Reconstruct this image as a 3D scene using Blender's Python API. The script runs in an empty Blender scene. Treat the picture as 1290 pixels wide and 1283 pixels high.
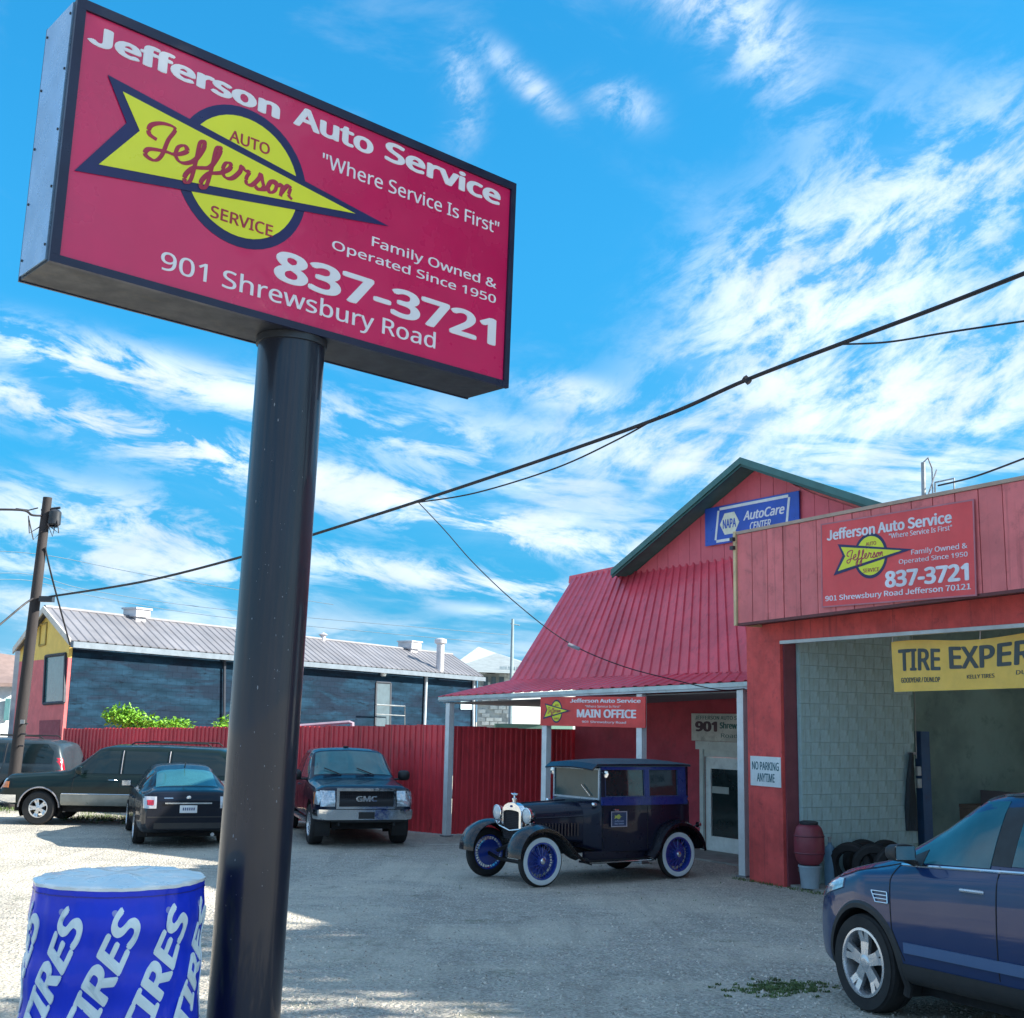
import bpy, bmesh, math, random
from mathutils import Vector, Matrix, Euler
from mathutils.noise import noise as mnoise
random.seed(7)
SC = bpy.context.scene
COL = SC.collection
rad = math.radians

# ------------------------------------------------------------ camera
HC = 2.43
FPX, PW, PH = 1510.0, 1290.0, 1283.0
PITCH, ROLL = math.atan(267/1510), rad(1.2)
cF = Vector((0, math.cos(PITCH), math.sin(PITCH)))
_u0 = Vector((0, -math.sin(PITCH), math.cos(PITCH)))
_r0 = Vector((1, 0, 0))
cR = math.cos(ROLL)*_r0 + math.sin(ROLL)*_u0
cU = math.cos(ROLL)*_u0 - math.sin(ROLL)*_r0
cam_d = bpy.data.cameras.new("camera"); cam = bpy.data.objects.new("camera", cam_d); COL.objects.link(cam)
cam.matrix_world = Matrix(((cR.x, cU.x, -cF.x, 0), (cR.y, cU.y, -cF.y, 0), (cR.z, cU.z, -cF.z, HC), (0, 0, 0, 1)))
cam_d.sensor_fit = 'HORIZONTAL'; cam_d.sensor_width = 36; cam_d.lens = 36*FPX/PW
cam_d.clip_start = .05; cam_d.clip_end = 3000
SC.camera = cam
SC.view_settings.view_transform = 'Standard'; SC.view_settings.look = 'None'
SC.view_settings.gamma = 1; SC.view_settings.use_curve_mapping = False
SC.view_settings.exposure = 1.85

# survey helpers: turn a bearing measured in the photograph plus a distance into world metres
CAM = Vector((0, 0, HC))
def ray(x, y): return cF*FPX + (x-PW/2)*cR + (PH/2-y)*cU
def P(x, y, Y):
    d = ray(x, y); return CAM + d*(Y/d.y)
def gz(y): return .045*math.log1p(math.exp(min(18-y, 50)))
def zat(X, Y, py):
    k = (PH/2-py)/FPX; d = Vector((X, Y, 0))
    dF = d.x*cF.x+d.y*cF.y; dU = d.x*cU.x+d.y*cU.y
    return HC + (k*dF-dU)/(cU.z-k*cF.z)
def onplane(px, py, p0, u):
    """point where the bearing meets the vertical plane through p0 along u"""
    n = Vector((-u[1], u[0], 0)); d = ray(px, py)
    s = (Vector((p0[0], p0[1], 0))-Vector((CAM.x, CAM.y, 0))).dot(n)/d.dot(n)
    return CAM + d*s

# ------------------------------------------------------------ sun and sky
SUN_AZ, SUN_EL = -3.0, 31.5          # degrees, azimuth measured from +X towards +Y
sd = Vector((math.cos(rad(SUN_AZ))*math.cos(rad(SUN_EL)), math.sin(rad(SUN_AZ))*math.cos(rad(SUN_EL)), math.sin(rad(SUN_EL))))
sun_d = bpy.data.lights.new("sun", 'SUN'); sun_d.energy = 3.7; sun_d.angle = rad(.5); sun_d.color = (1, .93, .80)
sun = bpy.data.objects.new("sun", sun_d); COL.objects.link(sun)
sun.rotation_euler = (-sd).to_track_quat('-Z', 'Y').to_euler(); sun.location = (20, 0, 20)

world = bpy.data.worlds.new("World"); SC.world = world; world.use_nodes = True
NT = world.node_tree
for n_ in list(NT.nodes): NT.nodes.remove(n_)
class NB:
    """small node-graph writer"""
    def __init__(s, nt): s.nt = nt
    def n(s, t, **kw):
        x = s.nt.nodes.new(t)
        for k, v in kw.items():
            if k == 'ins':
                for i, val in v.items():
                    if isinstance(val, bpy.types.NodeSocket): s.nt.links.new(val, x.inputs[i])
                    elif val is not None: x.inputs[i].default_value = val
            else: setattr(x, k, v)
        return x
    def m(s, op, a, b=None, c=None, clamp=False):
        return s.n('ShaderNodeMath', operation=op, use_clamp=clamp, ins={0: a, 1: b, 2: c}).outputs[0]
    def v(s, op, a, b=None):
        x = s.n('ShaderNodeVectorMath', operation=op, ins={0: a, 1: b})
        return x.outputs['Value'] if op == 'DOT_PRODUCT' else x.outputs[0]
    def mr(s, val, a, b, c=0., d=1., smooth=True):
        return s.n('ShaderNodeMapRange', interpolation_type='SMOOTHSTEP' if smooth else 'LINEAR', ins={0: val, 1: a, 2: b, 3: c, 4: d}).outputs[0]
    def mix(s, f, a, b, bt='MIX'):
        x = s.n('ShaderNodeMix', data_type='RGBA', blend_type=bt)
        for i, val in ((0, f), (6, a), (7, b)):
            if isinstance(val, bpy.types.NodeSocket): s.nt.links.new(val, x.inputs[i])
            else: x.inputs[i].default_value = val if i == 0 else (*val, 1)[:4]
        return x.outputs[2]
    def noise(s, vec, scale, detail=5, rough=.55, dist=0., col=False, typ=None):
        x = s.n('ShaderNodeTexNoise', ins={'Vector': vec, 'Scale': scale, 'Detail': detail, 'Roughness': rough, 'Distortion': dist})
        return x.outputs[1 if col else 0]
W = NB(NT)
tc = W.n('ShaderNodeTexCoord').outputs['Generated']
D = W.v('NORMALIZE', tc)
sky = W.n('ShaderNodeTexSky', sky_type='NISHITA', sun_disc=False, sun_elevation=rad(SUN_EL), sun_rotation=rad(90-SUN_AZ), air_density=1.0, dust_density=.6, ozone_density=2.0).outputs[0]
sat = W.n('ShaderNodeHueSaturation', ins={'Saturation': 1.25, 'Value': 1., 'Color': sky}).outputs[0]
skyc = W.mix(W.mr(W.n('ShaderNodeSeparateXYZ', ins={0: D}).outputs[2], .45, .0, .55, .90), W.mix(1., sat, (.34, .98, .95), 'MULTIPLY'), (.035, .86, 2.0))
# cloud noise in two sets of fixed directions in the dome (left bands, right cirrus)
def qcoord(ang, sx, sy):
    a = rad(ang)
    e1 = cR*math.cos(a)+cU*math.sin(a); e2 = -cR*math.sin(a)+cU*math.cos(a)
    return W.n('ShaderNodeCombineXYZ', ins={0: W.m('MULTIPLY', W.v('DOT_PRODUCT', D, tuple(e1)), sx), 1: W.m('MULTIPLY', W.v('DOT_PRODUCT', D, tuple(e2)), sy), 2: W.m('MULTIPLY', W.v('DOT_PRODUCT', D, tuple(cF)), sx)}).outputs[0]
qL = qcoord(-13, 1., 2.9); qR = qcoord(32, 1., 1.9); qS = qcoord(-5, 1, 5)
nL = W.noise(qL, 12., 9, .64, .45)
nR = W.noise(qR, 14., 10, .66, .28)
nS = W.noise(qS, 9., 6, .6, .25)
nBig = W.noise(D, 3.2, 3, .5, .2)
def blob(px, py, wx, wy, ang, amt):
    """soft cloud bank centred on a bearing; half sizes in milliradians"""
    c = ray(px, py).normalized(); a = rad(ang)
    r_ = (cR - c*cR.dot(c)).normalized(); u_ = c.cross(r_)
    if u_.z < 0: u_ = -u_
    e1 = r_*math.cos(a)+u_*math.sin(a); e2 = -r_*math.sin(a)+u_*math.cos(a)
    dx = W.m('MULTIPLY', W.v('DOT_PRODUCT', D, tuple(e1)), 1/wx)
    dy = W.m('MULTIPLY', W.v('DOT_PRODUCT', D, tuple(e2)), 1/wy)
    r2 = W.m('ADD', W.m('MULTIPLY', dx, dx), W.m('MULTIPLY', dy, dy))
    back = W.m('GREATER_THAN', W.v('DOT_PRODUCT', D, tuple(c)), 0.)
    g = W.m('MULTIPLY', W.m('EXPONENT', W.m('MULTIPLY', r2, -1.)), back)
    return W.m('MULTIPLY', g, amt)
def total(lst):
    o = lst[0]
    for b in lst[1:]: o = W.m('ADD', o, b)
    return o
k_ = 1/1510
left = total([blob(150, 462, 230*k_, 22*k_, -14, 1.25), blob(60, 505, 150*k_, 16*k_, -14, .6), blob(240, 560, 220*k_, 20*k_, -14, 1.1),
              blob(560, 648, 300*k_, 24*k_, -12, 1.3), blob(110, 655, 190*k_, 36*k_, -8, .85), blob(180, 715, 230*k_, 24*k_, -3, .7),
              blob(600, 735, 190*k_, 17*k_, -9, 1.0), blob(30, 785, 240*k_, 40*k_, 0, .75), blob(590, 570, 170*k_, 42*k_, -18, .55)])
right = total([blob(1060, 320, 170*k_, 80*k_, 38, .85), blob(990, 470, 160*k_, 75*k_, 20, .55), blob(1260, 430, 160*k_, 90*k_, 35, .85), blob(950, 360, 70*k_, 70*k_, 40, .35),
               blob(1250, 230, 150*k_, 60*k_, 40, .45), blob(840, 575, 170*k_, 42*k_, -6, .7), blob(715, 495, 55*k_, 18*k_, -8, .7),
               blob(1160, 520, 180*k_, 42*k_, 0, .6),
               blob(665, 105, 55*k_, 14*k_, -40, .5), blob(582, 120, 22*k_, 50*k_, 0, .42), blob(782, 130, 36*k_, 20*k_, -20, .42), blob(940, 30, 110*k_, 40*k_, -50, .45), blob(900, 10, 90*k_, 30*k_, -20, .35)])
low = total([blob(420, 800, 380*k_, 26*k_, -5, .5), blob(1100, 585, 230*k_, 45*k_, -3, .95), blob(640, 775, 120*k_, 8*k_, -8, .5), blob(760, 650, 160*k_, 40*k_, -10, .5)])
cov = total([W.m('MULTIPLY', left, W.mr(nL, .43, .64, .02, 1.7)), W.m('MULTIPLY', right, W.mr(nR, .40, .66, .06, 1.6)), W.m('MULTIPLY', low, W.mr(nS, .42, .62, .05, 1.3))])
# thin high veil everywhere and milky air near the horizon
zz = W.n('ShaderNodeSeparateXYZ', ins={0: D}).outputs[2]
veil = W.m('MULTIPLY', W.mr(W.noise(qL, 4., 7, .6, .6), .52, .80), .22)
hor = W.mr(zz, .0, .10, .22, 0.)
sunny = W.m('MULTIPLY', W.mr(W.v('DOT_PRODUCT', D, tuple(sd)), .6, 1., 0, 1), .3)
# the same broken cloud goes on over the rest of the sky
rest = W.m('MULTIPLY', W.mr(W.v('DOT_PRODUCT', D, tuple(cF)), .80, .62), W.mr(W.noise(qR, 5., 8, .62, .3), .42, .64, .08, .95))
cov = W.m('ADD', cov, rest)
cov = W.m('ADD', cov, W.m('ADD', W.m('MULTIPLY', veil, .6), W.m('ADD', hor, W.m('MULTIPLY', sunny, .6))))
cov = W.m('SUBTRACT', 1., W.m('EXPONENT', W.m('MULTIPLY', cov, -1.25)))
shade = W.mr(W.noise(qR, 7., 5, .6, .3), .3, .75, .80, 1.08)
ccol = W.n('ShaderNodeVectorMath', operation='SCALE', ins={0: (3.15, 3.5, 3.85)})
NT.links.new(shade, ccol.inputs['Scale'])
skyfin = W.mix(cov, skyc, ccol.outputs[0])
bg = W.n('ShaderNodeBackground', ins={0: skyfin, 1: .10})
wo = W.n('ShaderNodeOutputWorld'); NT.links.new(bg.outputs[0], wo.inputs[0])

# ------------------------------------------------------------ materials
MATS = {}
def mat(name, col, rough=.6, metal=0., var=.12, scale=3., bump=0., bscale=40., col2=None, spec=.5, coat=0., trans=0., stretch=(1, 1, 1), dirt=0., dirtcol=(.08, .07, .05), ior=1.5, emit=None, alpha=1., thr=(.42, .62), piece=0., streak=0.):
    if name in MATS: return MATS[name]
    m = bpy.data.materials.new(name); m.use_nodes = True; nt = m.node_tree; N = NB(nt)
    b = nt.nodes['Principled BSDF']
    L = nt.links.new
    co = N.n('ShaderNodeTexCoord').outputs['Object']
    mp = N.n('ShaderNodeMapping', ins={0: co, 3: stretch}).outputs[0]
    n1 = N.noise(mp, scale, 5, .6)
    lo = tuple(c*(1-var) for c in col); hi = tuple(min(c*(1+var), 1) for c in col)
    c = N.mix(N.mr(n1, .3, .7), lo, hi)
    if col2: c = N.mix(N.mr(N.noise(mp, scale*.6, 7, .65, .4), *thr), c, col2)
    if dirt: c = N.mix(N.m('MULTIPLY', N.mr(N.noise(mp, scale*2.3, 8, .7, .3), .52, .72), dirt), c, dirtcol)
    if streak:
        sm = N.n('ShaderNodeMapping', ins={0: co, 3: (5, 5, .22)}).outputs[0]
        c = N.mix(N.m('MULTIPLY', N.mr(N.noise(sm, 1.6, 6, .7), .52, .70), streak), c, dirtcol)
    if piece:
        v_ = N.mr(N.n('ShaderNodeObjectInfo').outputs['Random'], 0, 1, 1-piece, 1+piece, False)
        c = N.n('ShaderNodeHueSaturation', ins={'Value': v_, 'Color': c}).outputs[0]
    L(c, b.inputs['Base Color'])
    L(N.mr(N.noise(mp, scale*3, 4, .6), .3, .7, max(rough-.08, .02), min(rough+.1, 1), False), b.inputs['Roughness'])
    b.inputs['Metallic'].default_value = metal
    b.inputs['Specular IOR Level'].default_value = spec
    b.inputs['IOR'].default_value = ior
    if coat: b.inputs['Coat Weight'].default_value = coat; b.inputs['Coat Roughness'].default_value = .04
    if trans: b.inputs['Transmission Weight'].default_value = trans
    if emit: b.inputs['Emission Color'].default_value = (*emit, 1); b.inputs['Emission Strength'].default_value = 1
    if bump:
        bn = N.n('ShaderNodeBump', ins={'Strength': bump, 'Distance': .01, 'Height': N.noise(mp, bscale, 5, .6)})
        L(bn.outputs[0], b.inputs['Normal'])
    MATS[name] = m
    return m

# ------------------------------------------------------------ mesh writer
class MB:
    def __init__(s): s.v = []; s.f = []; s.mi = []; s.seg = []
    def add(s, vs, fs, mi=0):
        o = len(s.v); s.v += [tuple(v) for v in vs]; s.f += [tuple(i+o for i in f) for f in fs]; s.mi += [mi]*len(fs); return s
    def box(s, lo, hi, M=None, mi=0):
        x0, y0, z0 = lo; x1, y1, z1 = hi
        vs = [(x0, y0, z0), (x1, y0, z0), (x1, y1, z0), (x0, y1, z0), (x0, y0, z1), (x1, y0, z1), (x1, y1, z1), (x0, y1, z1)]
        if M is not None: vs = [M@Vector(v) for v in vs]
        return s.add(vs, [(0, 3, 2, 1), (4, 5, 6, 7), (0, 1, 5, 4), (1, 2, 6, 5), (2, 3, 7, 6), (3, 0, 4, 7)], mi)
    def prism(s, poly, d, mi=0):
        """poly: 3-D points, d: extrusion vector"""
        d = Vector(d); a = [Vector(p) for p in poly]; n = len(a)
        nn = Vector((0, 0, 0))
        for i in range(n): nn += a[i].cross(a[(i+1) % n])
        if nn.dot(d) > 0: a = a[::-1]
        b = [p+d for p in a]
        return s.add(a+b, [tuple(range(n)), tuple(range(2*n-1, n-1, -1))]+[(i, n+i, n+(i+1) % n, (i+1) % n) for i in range(n)][::1], mi)
    def tube(s, path, r, n=8, mi=0, cap=True, sq=None):
        path = [Vector(p) for p in path]; rs = r if isinstance(r, (list, tuple)) else [r]*len(path)
        vs = []; fs = []; up = None
        for i, p in enumerate(path):
            t = (path[min(i+1, len(path)-1)]-path[max(i-1, 0)]).normalized()
            if up is None: up = Vector((0, 0, 1)) if abs(t.z) < .9 else Vector((1, 0, 0))
            a = t.cross(up)
            if a.length < 1e-4: a = t.cross(Vector((0, 1, 0)))
            a.normalize(); b = a.cross(t).normalized(); up = b if sq is None else up
            for k in range(n):
                th = 2*math.pi*k/n
                o = a*math.cos(th)*rs[i]+b*math.sin(th)*rs[i]
                if sq is not None: o = o - Vector(sq[0])*o.dot(Vector(sq[0]))*(1-sq[1])
                vs.append(p+o)
        for i in range(len(path)-1):
            for k in range(n):
                fs.append((i*n+k, i*n+(k+1) % n, (i+1)*n+(k+1) % n, (i+1)*n+k))
        if cap: fs += [tuple(range(n))[::-1], tuple((len(path)-1)*n+k for k in range(n))]
        return s.add(vs, fs, mi)
    def lathe(s, prof, c=(0, 0, 0), axis='Z', n=24, mi=0, M=None, cap=False):
        """prof: (radius, height) pairs"""
        vs = []; fs = []
        for (r, h) in prof:
            for k in range(n):
                a = 2*math.pi*k/n
                x, y = r*math.cos(a), r*math.sin(a)
                v = {'Z': (x, y, h), 'Y': (x, h, y), 'X': (h, x, y)}[axis]
                v = Vector(v)+Vector(c)
                vs.append(M@v if M is not None else v)
        for i in range(len(prof)-1):
            for k in range(n): fs.append((i*n+k, i*n+(k+1) % n, (i+1)*n+(k+1) % n, (i+1)*n+k))
        if cap and prof[0][0] > 1e-5: fs.append(tuple(range(n))[::-1])
        if cap and prof[-1][0] > 1e-5: fs.append(tuple((len(prof)-1)*n+k for k in range(n)))
        return s.add(vs, fs, mi)
    def grid(s, pts, mi=0, closed=False):
        """pts[i][j]"""
        m = len(pts); n = len(pts[0])
        fs = [(i*n+j, i*n+(j+1) % n, (i+1)*n+(j+1) % n, (i+1)*n+j) for i in range(m-1) for j in range(n if closed else n-1)]
        return s.add([p for r in pts for p in r], fs, mi)
    def slab(s, pts, inner, mi=0):
        """closed sheet between two point grids of the same size"""
        m = len(pts); n = len(pts[0]); N = m*n
        fs = [(i*n+j, i*n+j+1, (i+1)*n+j+1, (i+1)*n+j) for i in range(m-1) for j in range(n-1)]
        fs += [(N+i*n+j, N+(i+1)*n+j, N+(i+1)*n+j+1, N+i*n+j+1) for i in range(m-1) for j in range(n-1)]
        for j in range(n-1):
            fs.append((j, N+j, N+j+1, j+1)); a = (m-1)*n; fs.append((a+j, a+j+1, N+a+j+1, N+a+j))
        for i in range(m-1):
            fs.append((i*n, (i+1)*n, N+(i+1)*n, N+i*n)); fs.append((i*n+n-1, N+i*n+n-1, N+(i+1)*n+n-1, (i+1)*n+n-1))
        return s.add([p for r in pts for p in r]+[p for r in inner for p in r], fs, mi)
    def build(s, name, m, parent=None, world=False, smooth=False, angle=35, label=None, fix=True, loc=None):
        if len(s.seg) > 1 or (s.seg and s.seg[0][2] > 0):
            o = None; sg_ = s.seg; s.seg = []; cuts = sg_+[(len(s.v), len(s.f), None)] if sg_[-1][0]+sg_[-1][3] < len(s.v) else sg_
            for (v0, f0, _, nv, nf) in sg_:
                q = MB(); q.v = s.v[v0:v0+nv]; q.f = [tuple(i-v0 for i in f) for f in s.f[f0:f0+nf]]; q.mi = s.mi[f0:f0+nf]; o = q.build(name, m, parent, world, smooth, angle, label, fix, loc)
            v0 = sg_[-1][0]+sg_[-1][3]; f0 = sg_[-1][1]+sg_[-1][4]
            if v0 < len(s.v):
                q = MB(); q.v = s.v[v0:]; q.f = [tuple(i-v0 for i in f) for f in s.f[f0:]]; q.mi = s.mi[f0:]; o = q.build(name, m, parent, world, smooth, angle, label, fix, loc)
            return o
        me = bpy.data.meshes.new(name)
        vs = s.v
        if world and parent is not None:
            r = root_of(parent).location; vs = [(a-r.x, b-r.y, c-r.z) for a, b, c in vs]
        me.from_pydata(vs, [], s.f)
        ms = m if isinstance(m, (list, tuple)) else [m]
        for x in ms: me.materials.append(x)
        me.polygons.foreach_set('material_index', s.mi)
        if fix:
            bm = bmesh.new(); bm.from_mesh(me); bmesh.ops.recalc_face_normals(bm, faces=bm.faces); bm.to_mesh(me); bm.free()
        if smooth:
            me.polygons.foreach_set('use_smooth', [True]*len(me.polygons))
            me.set_sharp_from_angle(angle=rad(angle))
        me.update()
        o = bpy.data.objects.new(name, me); COL.objects.link(o)
        if parent is not None: o.parent = parent
        if loc is not None: o.location = loc
        if label: o['label'] = label
        return o
def root_of(o):
    while o.parent is not None: o = o.parent
    return o
def thing(name, label, cat, loc=(0, 0, 0), rz=0., group=None):
    o = bpy.data.objects.new(name, None); COL.objects.link(o)
    o.empty_display_size = .2
    o.location = loc; o.rotation_euler = (0, 0, rz); return tag(o, label, cat, group)
def tag(o, label, cat, group=None):
    o['label'] = label; o['category'] = cat
    if group: o['group'] = group
    return o
def struct(o): o['kind'] = 'structure'; return o
def stuff(o): o['kind'] = 'stuff'; return o
def inst(src, parent, loc=None, rot=None, scale=None, name=None):
    """a copy of a mesh object that shares its mesh"""
    o = src.copy(); COL.objects.link(o); o.parent = parent
    if loc is not None: o.location = loc
    if rot is not None: o.rotation_euler = rot
    if scale is not None: o.scale = scale
    return o
def basis(o, x, y, z):
    x, y, z = Vector(x).normalized(), Vector(y).normalized(), Vector(z).normalized()
    o = Vector(o)
    return Matrix(((x.x, y.x, z.x, o.x), (x.y, y.y, z.y, o.y), (x.z, y.z, z.z, o.z), (0, 0, 0, 1)))

TXT = {}
FONT = None
try:
    import os
    fp_ = os.path.join(bpy.utils.resource_path('LOCAL'), 'datafiles', 'fonts')
    FONT = [bpy.data.fonts.load(os.path.join(fp_, n_)) for n_ in ('Noto Sans CJK Regular.woff2', 'NotoSansMath-Regular.woff2')]
except Exception: FONT = None
def text_mesh(s, bold=0., shear=0., spacing=1.):
    key = (s, bold, shear, spacing)
    if key in TXT: return TXT[key]
    c = bpy.data.curves.new('t', 'FONT'); c.body = s; c.size = 1; c.shear = shear; c.space_character = spacing
    c.resolution_u = 4; c.extrude = .5; c.fill_mode = 'BOTH'
    if FONT: c.font = FONT[0] if 'J' in s else FONT[1]
    o = bpy.data.objects.new('t', c); COL.objects.link(o)
    bpy.context.view_layer.update()
    e = o.evaluated_get(bpy.context.evaluated_depsgraph_get()); me = e.to_mesh()
    vs = [tuple(v.co) for v in me.vertices]; fs = [tuple(p.vertices) for p in me.polygons]
    e.to_mesh_clear(); bpy.data.objects.remove(o); bpy.data.curves.remove(c)
    x0 = min(v[0] for v in vs); x1 = max(v[0] for v in vs); y0 = min(v[1] for v in vs); y1 = max(v[1] for v in vs)
    # heavier weights: the print is laid down several times, a hair apart, and each pass stands a hair prouder
    b = bold*1.7*(y1-y0 if FONT else 1)
    if b > 0:
        V, F = [], []
        ring = [(0, 0)]+[(b*math.cos(math.pi/4*i), b*.62*math.sin(math.pi/4*i)) for i in range(8)]
        if bold > .02: ring += [(b*.55, 0), (-b*.55, 0), (b*.5, b*.35), (-b*.5, b*.35), (b*.5, -b*.35), (-b*.5, -b*.35)]
        for i, (ox, oy) in enumerate(ring):
            o_ = len(V); V += [(x+ox, y+oy, z+(.03*i if z > 0 else 0)) for x, y, z in vs]; F += [tuple(j+o_ for j in f) for f in fs]
        vs, fs = V, F; x0 -= b; x1 += b; y0 -= b*.62; y1 += b*.62
    vs = [((x-x0)/(x1-x0), (y-y0)/(y1-y0), z+.5) for x, y, z in vs]
    TXT[key] = (vs, fs); return TXT[key]
def text(mb, s, x0, y0, x1, y1, M, thick=.003, bold=0., shear=0., spacing=1., wmap=None):
    """text filled into the rectangle x0..x1, y0..y1 of plane M (x right, y up, z out)"""
    vs, fs = text_mesh(s, bold, shear, spacing)
    mb.seg.append((len(mb.v), len(mb.f), 0, len(vs), len(fs)))
    out = []
    for a, b, c in vs:
        p = (x0+a*(x1-x0), y0+b*(y1-y0), c*thick)
        out.append(wmap(*p) if wmap else M@Vector(p))
    mb.add(out, fs)
    return mb
# ------------------------------------------------------------ paints and stuffs
red_paint = mat('red_paint', (.68, .16, .17), .55, piece=.07, streak=.35, var=.12, scale=2, bump=.15, dirt=.35, dirtcol=(.16, .03, .03))
red_metal = mat('red_metal', (.72, .08, .12), .38, .0, piece=.06, streak=.3, var=.14, scale=1.2, coat=.2, dirt=.25, dirtcol=(.20, .03, .05))
red_fence = mat('red_fence', (.70, .06, .08), .42, piece=.12, streak=.5, var=.15, scale=1.5, dirt=.4, dirtcol=(.12, .02, .02))
red_stucco = mat('red_stucco', (.66, .09, .085), .8, streak=.4, var=.18, scale=2.5, bump=.5, bscale=60, dirt=.4, dirtcol=(.14, .03, .04))
green_trim = mat('green_trim', (.02, .09, .09), .5, var=.15)
white_paint = mat('white_paint', (.72, .76, .78), .5, var=.06, scale=4, dirt=.3, dirtcol=(.35, .35, .33))
cream = mat('cream_trim', (.66, .52, .30), .6, dirt=.4, dirtcol=(.25, .2, .12))
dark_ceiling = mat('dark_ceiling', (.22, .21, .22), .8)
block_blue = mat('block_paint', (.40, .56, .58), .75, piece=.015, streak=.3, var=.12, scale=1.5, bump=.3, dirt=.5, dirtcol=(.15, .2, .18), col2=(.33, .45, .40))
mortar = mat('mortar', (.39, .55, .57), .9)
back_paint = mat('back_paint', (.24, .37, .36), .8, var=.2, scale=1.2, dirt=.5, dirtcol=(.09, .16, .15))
navy = mat('navy_print', (.012, .012, .09), .35)
yellow = mat('yellow_print', (.72, .74, .03), .35, var=.03)
crimson = mat('crimson_face', (.56, .010, .10), .28, var=.10, scale=.9, coat=.3, dirt=.12, dirtcol=(.35, .02, .08))
sign_white = mat('sign_white', (.74, .74, .80), .4, var=.03)
sign_red = mat('sign_red', (.72, .07, .08), .5, var=.08, scale=2)
print_red = mat('print_red', (.38, .02, .06), .4)
grey_metal = mat('grey_metal', (.30, .32, .34), .42, .6, dirt=.3)
dark_metal = mat('dark_metal', (.03, .035, .045), .4, .2, dirt=.3)
black_rubber = mat('black_rubber', (.016, .016, .018), .75, var=.2, bump=.1)
chrome = mat('chrome', (.75, .77, .8), .12, 1., var=.02)
concrete = mat('concrete', (.30, .29, .27), .85, var=.15, bump=.3, dirt=.4)

# ------------------------------------------------------------ ground
def ground():
    N_ = MB(); ys = [-30, -10, -5, 0, 2, 4, 5, 6, 7, 8, 9, 10, 11, 12, 13, 14, 15, 16, 17, 18, 19, 20, 21, 22, 24, 26, 28, 30, 34, 40, 60, 120, 400, 1500]
    xs = [-1500, -300, -60, -30, -20, -14, -10, -6, -3, 0, 3, 6, 10, 14, 20, 30, 60, 300, 1500]
    N_.grid([[(x, y, gz(y)) for x in xs] for y in ys])
    m = bpy.data.materials.new('gravel_ground'); m.use_nodes = True; nt = m.node_tree; N = NB(nt); b = nt.nodes['Principled BSDF']
    co = N.n('ShaderNodeTexCoord').outputs['Object']
    fine = N.noise(co, 34, 6, .75); mid = N.noise(co, 5, 6, .65); big = N.noise(co, .35, 5, .6, .4)
    vor = N.n('ShaderNodeTexVoronoi', ins={'Vector': co, 'Scale': 26.})
    c = N.mix(N.mr(fine, .36, .64), (.23, .22, .20), (.66, .62, .55))
    c = N.mix(N.m('MULTIPLY', N.mr(vor.outputs['Distance'], .35, .08), .55), c, vor.outputs['Color'], 'SOFT_LIGHT')
    c = N.mix(N.mr(mid, .42, .68, 0, .45), c, (.22, .20, .175))
    c = N.mix(N.mr(big, .42, .62, 0, .55), c, (.66, .60, .50))
    c = N.mix(N.m('MULTIPLY', N.mr(N.noise(co, 1.1, 6, .7), .60, .70), .5), c, (.13, .15, .09))
    tr = N.n('ShaderNodeMapping', ins={0: co, 2: (0, 0, rad(62)), 3: (2.2, .16, 1)}).outputs[0]
    c = N.mix(N.mr(N.noise(tr, 1.4, 5, .6, .3), .50, .66, 0, .22), c, (.17, .16, .15))
    c = N.mix(N.m('MULTIPLY', N.mr(N.noise(co, .55, 7, .72, .8), .62, .68), .35), c, (.12, .115, .11))
    spk = N.n('ShaderNodeTexVoronoi', ins={'Vector': co, 'Scale': 11.}); c = N.mix(N.m('MULTIPLY', N.mr(spk.outputs['Distance'], .16, .05), .55), c, (.12, .11, .10))
    nt.links.new(c, b.inputs['Base Color']); b.inputs['Roughness'].default_value = .92; b.inputs['Specular IOR Level'].default_value = .25
    h = N.m('ADD', N.m('MULTIPLY', fine, .6), N.m('MULTIPLY', vor.outputs['Distance'], -.8))
    bn = N.n('ShaderNodeBump', ins={'Strength': 1., 'Distance': .03, 'Height': h}); nt.links.new(bn.outputs[0], b.inputs['Normal'])
    struct(N_.build('ground', m, smooth=True))
    # loose stones
    st = MB(); R = random.Random(3)
    for i in range(24000):
        y = 5.5+19*R.random()**1.5; x = (R.random()*1.0-.5)*y*1.0
        r = .006+.018*R.random()**2.5; z = gz(y)
        a = R.random()*3; c_, s_ = math.cos(a)*r, math.sin(a)*r
        st.add([(x+c_, y+s_, z-.003), (x-s_, y+c_, z-.003), (x-c_, y-s_, z-.003), (x+s_, y-c_, z-.003), (x+r*.2, y, z+r*.75)], [(0, 1, 4), (1, 2, 4), (2, 3, 4), (3, 0, 4)])
    stuff(tag(st.build('loose_gravel', mat('stones', (.46, .42, .37), .85, var=.6, scale=30), fix=False), 'loose pale gravel scattered over the parking lot', 'gravel'))
ground()
# pale mottled strips laid on the lot beside the pickup
for i, (a, b) in enumerate((((430, 1065), (500, 1060)), ((535, 1061), (590, 1058)))):
    pa, pb = P(*a, 24.0+i*.4), P(*b, 24.2+i*.4); pa.z = pb.z = .004+gz(24)
    t = (pb-pa).normalized(); n = Vector((-t.y, t.x, 0))*.06
    struct(MB().add([pa-n, pb-n, pb+n, pa+n], [(0, 1, 2, 3)]).build('pale_strip', mat('strip_pale', (.55, .55, .5), .8, var=.3, scale=9)))
# concrete step by the office door and pad by the garage
def pad(name, pts, h=.06, m=concrete):
    return struct(MB().prism([(x, y, gz(y)-.05) for x, y in pts], (0, 0, h+.05)).build(name, m))

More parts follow.
